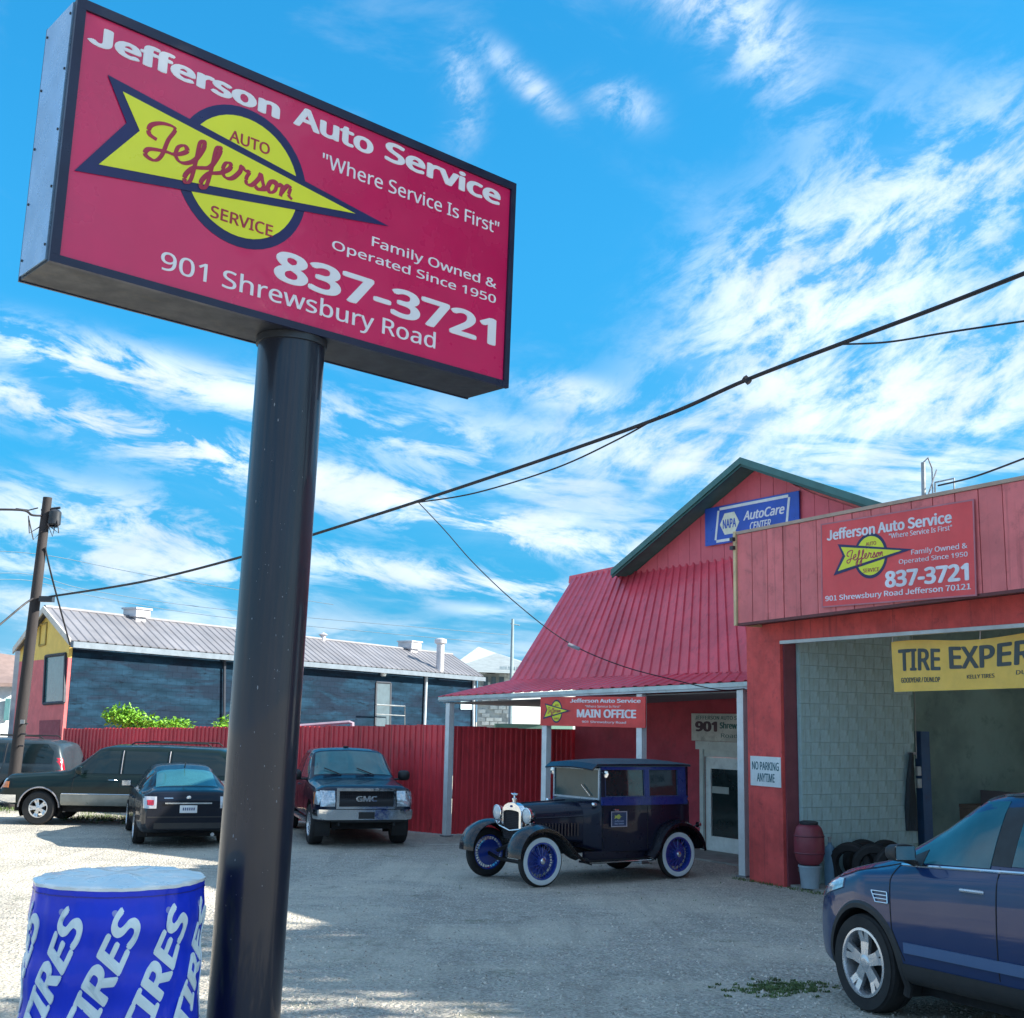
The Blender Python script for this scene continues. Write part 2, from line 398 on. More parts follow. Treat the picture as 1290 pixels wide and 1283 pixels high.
# ------------------------------------------------------------ logo drawn on a plane M
def logo(t, M, s=1., cx=-.405, cy=.06, back=navy, small=False, z0=0., squash=1.):
    """round emblem with a dart across it; sizes in metres of the big sign times s"""
    def pl(pts, z, th): return [M@Vector((p[0]*s*squash, p[1]*s, z)) for p in pts], (M.to_3x3()@Vector((0, 0, th)))
    def disc(r, z, th, n=48): return pl([(cx+r*math.cos(2*math.pi*k/n), cy+r*math.sin(2*math.pi*k/n)) for k in range(n)], z, th)
    q = .002
    o = MB(); o.prism(*disc(.332, z0, q)); o.prism(*pl([(-1.065, .292), (-.965, .112), (-1.16, -.172), (.40, .076)], z0+2*q, q))
    o.build('emblem_outline', navy, t, world=True)
    y = MB(); y.prism(*disc(.285, z0+q, q)); y.prism(*pl([(-.995, .243), (-.905, .098), (-1.065, -.112), (.20, .078)], z0+3*q, q))
    y.build('emblem_field', yellow, t, world=True)
    L = MB()
    MM = M@Matrix.Diagonal((s*squash, s, 1, 1))@Matrix.Translation((0, 0, z0+2*q))
    text(L, 'AUTO', -.49, .208, -.285, .262, MM, q*1.2, .012); text(L, 'SERVICE', -.55, -.178, -.238, -.122, MM, q*1.2, .012)
    # brush-script word in strokes
    SCR = [[(-.812, .085), (-.848, .10), (-.842, .14), (-.79, .168), (-.735, .164), (-.762, .10), (-.785, .02), (-.815, -.012), (-.855, .0), (-.842, .03), (-.775, .045), (-.735, .045)],
           [(-.735, .045), (-.70, .06), (-.672, .085), (-.688, .103), (-.715, .085), (-.722, .045), (-.70, .022), (-.665, .03), (-.63, .06), (-.60, .12), (-.598, .155), (-.618, .140), (-.628, .06), (-.645, -.04), (-.668, -.06), (-.672, -.03), (-.64, .015), (-.60, .03), (-.56, .05), (-.525, .12), (-.52, .155), (-.54, .142), (-.552, .06), (-.57, -.04), (-.592, -.06), (-.596, -.03), (-.565, .015), (-.53, .03), (-.50, .045), (-.468, .075), (-.468, .098), (-.49, .092), (-.502, .055), (-.488, .026), (-.455, .032), (-.42, .075), (-.412, .105), (-.392, .09), (-.372, .092), (-.385, .06), (-.382, .032), (-.355, .035), (-.325, .075), (-.315, .102), (-.305, .07), (-.298, .045), (-.318, .024), (-.34, .034)],
           [(-.318, .026), (-.285, .04), (-.262, .082), (-.235, .09), (-.238, .05), (-.262, .03), (-.276, .05), (-.262, .082), (-.232, .075), (-.205, .085), (-.21, .03)],
           [(-.208, .045), (-.18, .09), (-.162, .088), (-.168, .050), (-.150, .034)]]
    for st in SCR:
        st = [Vector((x*1.02, y_*1.0, 0)) for x, y_ in st]; pts = []
        for i in range(len(st)-1):
            p0, p1, p2, p3 = st[max(i-1, 0)], st[i], st[i+1], st[min(i+2, len(st)-1)]
            for k in range(7):
                u = k/7; pts.append(.5*((2*p1)+(-p0+p2)*u+(2*p0-5*p1+4*p2-p3)*u*u+(-p0+3*p1-3*p2+p3)*u**3))
        pts.append(st[-1])
        nrm = (M.to_3x3()@Vector((0, 0, 1))).normalized()
        L.tube([M@Vector((p.x*s*squash, p.y*s, z0+4.5*q)) for p in pts], [s*(.0054+.0056*min(1, abs((pts[min(i+1, len(pts)-1)]-pts[max(i-1, 0)]).normalized().y+.25))) for i in range(len(pts))], 8, sq=(nrm, .15))
    L.build('emblem_lettering', print_red, t, world=True)

# ------------------------------------------------------------ big pole sign
def pole_sign():
    yaw, lean = .7224, .0161
    Rm = Matrix(((math.cos(lean), 0, math.sin(lean)), (0, 1, 0), (-math.sin(lean), 0, math.cos(lean))))
    u = Rm@Vector((math.cos(yaw), math.sin(yaw), 0)); n = Rm@Vector((math.sin(yaw), -math.cos(yaw), 0)); k = Rm@Vector((0, 0, 1))
    c = Vector((-.949, 5.364, 4.767)); M = basis(c, u, k, n)
    w, h, t = 1.22, .576, .3214
    base = c-n*.16-k*4.1
    g = thing('pole_sign', 'tall crimson double faced auto service sign on a thick dark round steel pole', 'sign', (base.x, base.y, gz(base.y)))
    cab = mat('sign_cabinet', (.030, .032, .042), .45, .1, dirt=.5, dirtcol=(.09, .07, .045))
    b = MB()
    # cabinet with a raised frame around each face
    b.box((-w, -h, -t), (w, h, -.012), M)
    b.build('cabinet', cab, g, world=True)
    fr = MB()
    for z0, z1 in ((-.010, .014), (-t-.014, -t-.002)):
        fr.box((-w-.004, h-.040, z0), (w+.004, h+.004, z1), M); fr.box((-w-.004, -h-.004, z0), (w+.004, -h+.030, z1), M)
        fr.box((-w-.004, -h+.0305, z0), (-w+.036, h-.0405, z1), M); fr.box((w-.030, -h+.0305, z0), (w+.004, h-.0405, z1), M)
    fr.build('face_frame', mat('frame_navy', (.016, .018, .05), .35, .2), g, world=True)
    MB().box((-w+.037, -h+.031, -.011), (w-.031, h-.041, .002), M).build('face_panel', crimson, g, world=True)
    MB().box((-w+.037, -h+.031, -t-.003), (w-.031, h-.041, -t+.003), M).build('face_panel', crimson, g, world=True)
    # side cover with screws and seams
    for a_ in (-w-.010, w+.001): MB().box((a_, -h+.01, -t+.012), (a_+.009, h-.01, -.02), M).build('end_cover', mat('end_cover', (.26, .42, .60), .28, .5), g, world=True)
    sc = MB()
    for v in (-.5, -.25, 0, .27, .52):
        for z in (-.035, -t+.03): sc.lathe([(.006, 0), (.006, .004), (0, .006)], n=8, M=M@Matrix.Translation((-w-.010, v, z))@Matrix.Rotation(-math.pi/2, 4, 'Y'))
    sc.build('screw', dark_metal, g, world=True)
    L = MB(); th = .0025; z = .0025; MM = M@Matrix.Translation((0, 0, .002))
    text(L, 'Jefferson', -1.165, .400, -.245, .502, MM, th, .040); text(L, 'Auto', -.172, .408, .285, .512, MM, th, .036); text(L, 'Service', .355, .416, 1.122, .524, MM, th, .036)
    L.build('lettering', sign_white, g, world=True)
    L = MB(); text(L, '"Where Service Is First"', 0.0, .255, 1.12, .330, MM, th, .004)
    text(L, 'Family Owned &', .310, -.068, 1.118, .0, MM, th, .006); text(L, 'Operated Since 1950', .085, -.150, 1.118, -.088, MM, th, .006)
    L.build('lettering', sign_white, g, world=True)
    L = MB(); text(L, '837-3721', -.215, -.372, 1.128, -.222, MM, th, .036); L.build('lettering', sign_white, g, world=True)
    L = MB(); text(L, '901 Shrewsbury Road', -.757, -.505, .730, -.392, MM, th, .005); L.build('lettering', sign_white, g, world=True)
    logo(g, MM, 1.)
    pp = MB(); r = .157; pc = c-n*.16
    pp.tube([base-k*.6, base+k*1, base+k*2, pc-k*(h+.02)], r, 40)
    pp.build('pole', mat('pole_paint', (.010, .014, .030), .33, .15, var=.3, scale=1.5, stretch=(1, 1, .2), coat=.35, dirt=.5, dirtcol=(.035, .045, .06), bump=.08, bscale=25), g, world=True, smooth=True)
    pl = MB(); pl.tube([pc-k*(h+.035), pc-k*(h+.0015)], r+.010, 32); pl.build('top_plate', dark_metal, g, world=True, smooth=True)
    ch = MB(); R = random.Random(5)
    for i in range(70):
        a = R.choice((-2.0, -1.75, -1.2, -1.0))+R.gauss(0, .10); z_ = R.choice((1.1, 1.5, 2.0, 2.4, 2.9))+R.gauss(0, .16); q = base+k*z_; e = .0010+.0022*R.random()**3
        d = Vector((math.cos(a), math.sin(a), 0)); ch.lathe([(e, 0), (e*.6, .0012), (0, .0014)], n=6, M=basis(q+d*(r-.0003), Vector((-d.y, d.x, 0)), (0, 0, 1), d)@Matrix.Diagonal((1, R.uniform(1, 3.5), 1, 1)))
    ch.build('paint_chips', mat('chips', (.20, .22, .26), .6), g, world=True)
pole_sign()

# ------------------------------------------------------------ tyre stack in a printed blue sleeve
def sleeve():
    cx, cy = -1.555, 5.05; z0 = gz(cy); rb, rt, H = .350, .330, 1.185
    g = thing('tire_stack_sleeve', 'blue plastic sleeve with white slanted TIRES lettering over a tyre stack, beside the dark pole', 'tire stack', (cx, cy, z0))
    Rr = random.Random(4)
    def rr(z, a):
        q = z/H; r = rb+(rt-rb)*q
        r += .004*math.sin(z/.205*2*math.pi+.6)            # tyres press through
        r += .007*mnoise(Vector((math.cos(a)*2.2, math.sin(a)*2.2, z*1.6)))+.006*mnoise(Vector((math.cos(a)*9, math.sin(a)*9, z*1.2)))+.004*mnoise(Vector((math.cos(a)*20+z*5, math.sin(a)*20, z*3)))
        return r
    def pt(z, a, off=0.): 
        r = rr(z, a)+off; return Vector((r*math.cos(a), r*math.sin(a), z))
    n = 120; zs = [H*i/40 for i in range(41)]
    MB().grid([[pt(z, 2*math.pi*k/n) for k in range(n)] for z in zs], closed=True).build('sleeve', mat('blue_vinyl', (.006, .035, .62), .38, var=.12, scale=3, spec=.25, coat=.22, bump=.12, bscale=7), g, smooth=True, angle=80)
    # crumpled white cap
    top = []
    for i, f in enumerate((1.006, 1.012, .985, .93, .85, .7, .5, .3, .12, 0)):
        row = []
        for k in range(n):
            a = 2*math.pi*k/n; q = rr(H, a)*f
            z = H+(-.006, .006, .010, .013, .015, .017, .018, .019, .020, .020)[i]
            z += (.008*mnoise(Vector((q*math.cos(a)*9, q*math.sin(a)*9, 3)))+.006*mnoise(Vector((q*math.cos(a)*22, q*math.sin(a)*22, 1))))*(1 if 1 < i else .3)
            if i > 3: z += .018*math.exp(-((q*math.cos(a)-.03)**2+(q*math.sin(a)+.12)**2)/.006)
            row.append(Vector((q*math.cos(a), q*math.sin(a), z)))
        top.append(row)
    MB().grid(top, closed=True).build('cap_sheet', mat('white_plastic', (.84, .86, .86), .3, var=.06, coat=.3, bump=.15, bscale=14), g, smooth=True, angle=70)
    MB().grid([[pt(H-.03+.004*j, 2*math.pi*k/n, .0035) for k in range(n)] for j in range(2)]+[], closed=True).build('seam_band', mat('blue_seam', (.012, .018, .25), .3), g, smooth=True)
    # slanted words wrapped round the sleeve
    cam_a = math.atan2(-cy, -cx)           # side that faces the lot entrance
    L = MB()
    def word(s, a0, ztop, length, hgt, ang, bold=.05, shear=.25):
        vs, fs = text_mesh(s, bold, shear)
        out = []
        ca, sa = math.cos(ang), math.sin(ang)
        for x, y, c in vs:
            X = (x-1)*length; Y = y*hgt
            uu = X*ca-Y*sa; vv = X*sa+Y*ca
            out.append(pt(min(max(ztop+vv, .0), H-.02), a0+uu/.33, .0015+.003*c))
        L.add(out, fs)
    for i in range(10):
        word('TIRES', cam_a-.30+.628*i, H-.10, .50, .112, rad(68), .042)
    L.build('lettering', mat('vinyl_white', (.72, .82, .86), .3), g, smooth=False)
    D_ = MB()
    for a in [-.36+.628*i for i in range(10)]: D_.lathe([(.012, 0), (.012, .004), (0, .006)], n=14, M=basis(pt(H-.085, cam_a+a+.33, -.001), Vector((-math.sin(cam_a+a+.33), math.cos(cam_a+a+.33), 0)), (0, 0, 1), Vector((math.cos(cam_a+a+.33), math.sin(cam_a+a+.33), 0))))
    D_.build('registered_dot', mat('pale_dot', (.25, .28, .62), .4), g)
sleeve()

# ------------------------------------------------------------ corrugated sheet: x along, z up, ribs towards -y
def corr_sheet(w, h, pitch=.15, dep=.028, th=.003):
    pts = []
    nrib = int(round(w/pitch))
    for i in range(nrib):
        x = i*pitch
        pts += [(x, 0), (x+pitch*.46, 0), (x+pitch*.56, -dep), (x+pitch*.86, -dep), (x+pitch*.96, 0)]
    pts.append((w, 0))
    mb = MB(); mb.slab([[(x, y, 0) for x, y in pts], [(x, y, h) for x, y in pts]], [[(x, y+th, 0) for x, y in pts], [(x, y+th, h) for x, y in pts]])
    return mb

# ------------------------------------------------------------ fence
def fence(name, label, pts, rail=True, sw=.9, post_every=3, group=None):
    g = None; src = None; post = None
    for (a, b) in zip(pts[:-1], pts[1:]):
        A, B = Vector(a[0]), Vector(b[0]); d = (B-A); L = d.length; d.normalize(); yaw = math.atan2(d.y, d.x)
        if g is None: g = thing(name, label, 'fence', (A.x, A.y, 0), 0, group)
        n = max(1, round(L/sw)); s = L/n
        for i in range(n):
            p = A+d*(i*s); f = (i+.5)/n; hh = a[1]*(1-f)+b[1]*f
            if src is None:
                src = corr_sheet(.9, 1.).build('panel', red_fence, g); o = src
            else: o = inst(src, g)
            o.location = (p.x-g.location.x, p.y-g.location.y, .03+random.uniform(-.006, .006)); o.rotation_euler = (0, 0, yaw); o.scale = (s/.9*.998, 1, hh+random.uniform(-.012, .012))
        if rail:
            r = MB(); nn = Vector((-d.y, d.x, 0))*.06
            for z in (.35, .9):
                r.tube([A+nn+Vector((0, 0, z*a[1])), B+nn+Vector((0, 0, z*b[1]))], .03, 4)
            r.build('rail', grey_metal, g, world=True)
    return g
F0 = Vector((-1.25, 26.35, 0)); FL = P(80, 918, 34.5)
fl = zat(FL.x, 34.5, 919); f0 = zat(F0.x, F0.y, 915)
fence('metal_fence', 'long red corrugated metal fence behind the parked cars, ending at the pink end wall', [(Vector((FL.x, 34.5, 0)), fl), ((F0), f0)])
F1 = P(728, 920, 28.25); F1.z = 0
fence('metal_fence', 'dark shaded red corrugated fence under the porch, left of the office wall', [(F0+Vector((.10, .02, 0)), f0-.02), (F1, zat(F1.x, F1.y, 921))])

# ------------------------------------------------------------ garage
U = Vector((.47, -.8827, 0)); M_ = Vector((.8827, .47, 0)); NF = -M_     # along the front, inward, outward
G0 = Vector((3.90, 19.77, 0))
def fr(px, py, off=0.):                 # point on the garage front plane moved outward by off
    return onplane(px, py, G0+NF*off, U)
def s_of(p): return (p-G0).dot(U)
def GP(s, d, z): return G0+U*s+M_*d+Vector((0, 0, z))
pil_s = s_of(fr(985, 960)); open_z = fr(1000, 806).z; roof_z = fr(1000, 655).z-.15
LEN = 16.
def seg(mb, s0, s1, d0, d1, z0, z1): return mb.prism([GP(s0, d0, z0), GP(s1, d0, z0), GP(s1, d1, z0), GP(s0, d1, z0)], (0, 0, z1-z0))
def garage():
    g = thing('garage_building', 'red flat roofed garage bay with sloping board fascia and a wide open door', 'building', G0)
    DEP = 9.
    seg(MB(), 0, pil_s, 0, .30, -.1, open_z-.002).build('pillar', red_stucco, g, world=True)
    seg(MB(), pil_s+.001, pil_s+.03, .06, .30, -.1, open_z-.004).build('door_jamb', mat('jamb_plum', (.20, .05, .07), .6), g, world=True)
    seg(MB(), 0, LEN, 0, .3, open_z, roof_z).build('lintel_wall', red_stucco, g, world=True)
    seg(MB(), pil_s+.01, LEN-1, -.012, .10, open_z-.055, open_z-.003).build('lintel_angle', mat('pale_steel', (.42, .44, .46), .4, .5), g, world=True)
    seg(MB(), pil_s+7.4, pil_s+7.9, 0, .42, -.1, open_z-.002).build('pillar', red_stucco, g, world=True)
    w = MB(); seg(w, -.02, .2, .43, DEP, -.1, roof_z-.01); w.build('side_wall', red_stucco, g, world=True)
    seg(MB(), LEN-3.5, LEN, DEP, DEP+.2, -.1, roof_z-.01).build('rear_wall', red_stucco, g, world=True)
    seg(MB(), .0, LEN, .301, DEP+.3, roof_z-.18, roof_z-.002).build('roof_deck', grey_metal, g, world=True)
    seg(MB(), LEN-.2, LEN, .43, DEP, -.1, roof_z-.2).build('side_wall', red_stucco, g, world=True)
    # interior: pale block wall, then a deeper bay
    s0 = pil_s+.10; d1 = 2.75
    core = MB(); seg(core, .21, s0-.06, .31, d1, -.05, roof_z-.19); core.build('wall_core', mortar, g, world=True)
    bl = MB(); bw, bh = .40, .20
    me = None; cnt = 0
    Bm = basis((0, 0, 0), M_, -U, (0, 0, 1))
    rows = int(4.2/bh)
    for r in range(rows):
        d = .31-(.2 if r % 2 else 0)
        while d < d1-.02:
            a0, a1 = max(d, .31), min(d+bw, d1); d += bw
            if a1-a0 < .05: continue
            ln = a1-a0-.004
            o = bpy.data.objects.new('block', None) if False else None
            if me is None:
                q = MB(); q.box((0, 0, 0), (1, .0585, bh-.004)); b0 = q.build('block', block_blue, g)
                bv = b0.modifiers.new('b', 'BEVEL') if False else None; me = b0; o = b0
            else: o = inst(me, g)
            p = GP(s0+random.uniform(-.0008, .0008), a0+.005, r*bh)-g.location
            o.location = p; o.rotation_euler = (0, 0, math.atan2(M_.y, M_.x)); o.scale = (ln, 1, 1)
    # deep bay behind: return wall, back wall, ceiling, unseen rear gap added to let in light
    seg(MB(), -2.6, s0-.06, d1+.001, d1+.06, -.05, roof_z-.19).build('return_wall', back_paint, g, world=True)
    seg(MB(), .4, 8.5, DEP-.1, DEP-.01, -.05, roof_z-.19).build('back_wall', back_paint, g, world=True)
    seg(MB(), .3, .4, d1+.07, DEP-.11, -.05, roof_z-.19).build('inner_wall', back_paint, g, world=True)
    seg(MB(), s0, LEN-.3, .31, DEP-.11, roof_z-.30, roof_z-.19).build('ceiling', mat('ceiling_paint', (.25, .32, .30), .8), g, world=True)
    struct(seg(MB(), .21, LEN-.2, .1, DEP, -.02, .05).build('garage_floor', concrete))
    # block pattern on the back wall in shallow relief
    q = MB()
    for r in range(21):
        for c_ in range(13):
            s_ = .45+c_*.42+(.2 if r % 2 else 0)
            if s_+.41 < 4.2: seg(q, s_, s_+.41, DEP-.112, DEP-.101, r*.2, r*.2+.19)
    stuff(q.build('block_courses', back_paint, g, world=True))
    # fascia box
    off = .50
    tl = fr(926, 671, off); bl_ = fr(926, 787, off); sl = s_of(tl)
    zt, zb = (tl.z+fr(1285, 601, off).z)/2, (bl_.z+fr(1285, 743, off).z)/2
    k0, k1 = tl.z, bl_.z
    sR = s_of(fr(1285, 601, off)); zt1, zb1 = fr(1285, 601, off).z, fr(1285, 743, off).z
    def zt_(s): return k0+(zt1-k0)*(s-sl)/(sR-sl)
    def zb_(s): return k1+(zb1-k1)*(s-sl)/(sR-sl)
    S1 = LEN
    def quadslab(mb, sa, sb, d0, d1_, ztf, zbf): return mb.prism([GP(sa, d0, zbf(sa)), GP(sb, d0, zbf(sb)), GP(sb, d0, ztf(sb)), GP(sa, d0, ztf(sa))], M_*(d1_-d0))
    quadslab(MB(), sl+.02, S1, -off+.03, -.002, lambda s: zt_(s)-.03, lambda s: zb_(s)+.02).build('fascia_core', mat('fascia_core', (.10, .02, .02), .8), g, world=True)
    s = sl+.045; pw = .37; i = 0
    while s < S1-.3:
        quadslab(MB(), s+.008, s+pw-.008, -off-.002+random.uniform(-.003, .003), -off+.028, lambda q_: zt_(q_)-.05, lambda q_: zb_(q_)+random.uniform(0, .006)).build('fascia_board', red_paint, g, world=True); s += pw
    quadslab(MB(), sl-.02, sl+.04, -off-.03, -.004, lambda s: zt_(s)+.01, lambda s: zb_(s)-.02).build('corner_trim', cream, g, world=True)
    quadslab(MB(), sl+.041, S1, -off-.02, .25, lambda s: zt_(s)+.005, lambda s: zt_(s)-.045).build('coping', mat('coping', (.42, .30, .24), .5, .2), g, world=True)
    quadslab(MB(), sl+.05, S1, -off-.006, -off+.10, lambda s: zb_(s)+.012, lambda s: zb_(s)-.03).build('drip_edge', mat('drip', (.12, .03, .035), .6), g, world=True)
    bx = MB()
    for z_ in (.12, .26): bx.box((-.04, -.03, -.03), (.04, .03, .03), Matrix.Translation(GP(sl+.0, -off-.055, zt_(sl)-z_))@Matrix.Rotation(math.atan2(U.y, U.x), 4, 'Z'))
    bx.build('bracket', dark_metal, g, world=True)
    # banner-sign on the fascia
    A = fr(1036, 661, off+.03); B = fr(1226, 632, off+.03); C_ = fr(1036, 765, off+.03); E_ = fr(1228, 748, off+.03)
    ux = (B-A+(E_-C_)).normalized(); uz = Vector((0, 0, 1)); w = ((B-A).length+(E_-C_).length)/2; h = ((A-C_).length+(B-E_).length)/2
    oc = (A+B+C_+E_)/4; MS = basis(oc, ux, ux.cross(-NF).cross(ux)*0+Vector((0, 0, 1))-ux*ux.z, ux.cross(Vector((0, 0, 1))))
    t = thing('fascia_sign', 'flat red printed business sign with yellow dart emblem, fixed to the garage fascia boards', 'sign', oc)
    MB().box((-w/2, -h/2, -.012), (w/2, h/2, 0), MS).build('board', sign_red, t, world=True)
    bd = MB()
    for a, b in (((-w/2, h/2), (w/2, h/2+.02)), ((-w/2, -h/2-.02), (w/2, -h/2)), ((-w/2-.02, -h/2-.02), (-w/2-.0005, h/2+.02)), ((w/2+.0005, -h/2-.02), (w/2+.02, h/2+.02))): bd.box((a[0], a[1], -.012), (b[0], b[1], .004), MS)
    bd.build('edge_strip', mat('pink_edge', (.45, .16, .20), .5), t, world=True)
    kx, kz = w/2.44, h/1.152
    Z = MS@Matrix.Diagonal((kx, kz, 1, 1)); L = MB()
    text(L, 'Jefferson Auto Service', -1.13, .34, .92, .50, Z, .004, .03); text(L, '"Where Service Is First"', -.05, .25, .92, .32, Z, .004, .003)
    text(L, 'Family Owned &', .30, -.02, 1.13, .07, Z, .004, .003); text(L, 'Operated Since 1950', .10, -.12, 1.13, -.04, Z, .004, .003)
    text(L, '837-3721', -.13, -.40, 1.14, -.18, Z, .004, .045); text(L, '901 Shrewsbury Road Jefferson 70121', -1.17, -.53, 1.16, -.43, Z, .004, .010)
    L.build('lettering', mat('fascia_letters', (.70, .72, .80), .5), t, world=True)
    logo(t, MS@Matrix.Translation((-.02, .0, 0)), min(kx, kz)*.93, z0=.0005)
    # yellow banner hung inside the opening
    A = onplane(1124, 811, G0+M_*.25, U); B = onplane(1290, 799, G0+M_*.25, U); C_ = onplane(1127, 872, G0+M_*.25, U); E_ = onplane(1290, 867, G0+M_*.25, U)
    t = thing('tire_banner', 'yellow hanging banner reading TIRE EXPERTS across the open garage door', 'banner', A)
    ext = 1.36
    def bp(u, v, off=0.):
        top = A+(B-A)*u; bot = C_+(E_-C_)*u; p = bot+(top-bot)*v
        return p+NF*(.015*math.sin(u*9+v*2)+off)+Vector((0, 0, .03*math.sin(u*6.0+.8)*v))
    pts = [[bp(i/30*ext, j/6) for j in range(7)] for i in range(31)]
    MB().slab([[bp(i/30*ext, j/6, .004) for j in range(7)] for i in range(31)], pts).build('cloth', mat('banner_yellow', (.86, .54, .10), .5, var=.08, scale=3), t, world=True, smooth=True)
    L = MB(); wm = lambda x, y, z: bp(x, y, .006+z)
    text(L, 'TIRE', .055, .40, .385, .83, None, .003, .03, wmap=wm); text(L, 'EXPERTS', .455, .42, 1.28, .88, None, .003, .03, wmap=wm)
    L.build('lettering', mat('banner_ink', (.05, .07, .08), .5), t, world=True)
    L = MB(); text(L, 'GOODYEAR / DUNLOP', .07, .17, .38, .27, None, .003, .02, wmap=wm); text(L, 'KELLY TIRES', .59, .22, .80, .30, None, .003, .01, wmap=wm); text(L, 'DUNLOP', .95, .25, 1.15, .33, None, .003, .01, wmap=wm)
    L.build('lettering', mat('banner_ink', (.05, .07, .08), .5), t, world=True)
    # grommet cords
    cd = MB()
    for u_ in (.01, .7, 1.33): cd.tube([bp(u_, .99, .008), bp(u_, .99)+Vector((0, 0, .25))-NF*.02], .006, 5)
    cd.build('cord', white_paint, t, world=True)
    # NO PARKING ANYTIME
    A = fr(946, 954, .004); B = fr(984, 954, .004); C_ = fr(946, 991, .004)
    oc = (A+fr(984, 991, .004))/2; w = (B-A).length; h = A.z-C_.z; MS = basis(oc, U, (0, 0, 1), NF)
    t = thing('no_parking_sign', 'white NO PARKING ANYTIME sign on the red garage pillar', 'sign', oc)
    MB().box((-w/2, -h/2, 0), (w/2, h/2, .008), MS).build('board', white_paint, t, world=True)
    L = MB(); Q = MS@Matrix.Translation((0, 0, .008)); text(L, 'NO PARKING', -w*.44, .02, w*.44, h*.32, Q, .002, .02); text(L, 'ANYTIME', -w*.28, -h*.35, w*.30, -.03, Q, .002, .02)
    L.build('lettering', mat('sign_teal', (.01, .10, .13), .5), t, world=True)
    # roof pipes and wire seen over the fascia
    t = thing('roof_vent_pipe', 'thin grey vent pipe with a bent guard rail above the garage fascia', 'vent pipe', GP(3, 1.2, roof_z))
    q = MB(); a = P(1163, 625, 17.6); b = P(1163, 583, 17.6); a.z = roof_z; q.tube([a, b], .035, 8); q.tube([b, P(1169, 577, 17.6), P(1174, 590, 17.7), P(1175, 622, 17.7)], .012, 6); q.tube([P(1170, 622, 17.6), P(1180, 592, 17.7)], .012, 6)
    q.tube([P(1178, 620, 17.8), P(1178, 608, 17.6), P(1202, 603, 17.2), P(1202, 618, 17.2)], .012, 6)
    q.build('pipe', grey_metal, t, world=True, smooth=True)
    return zt_, zb_, sl
garage()

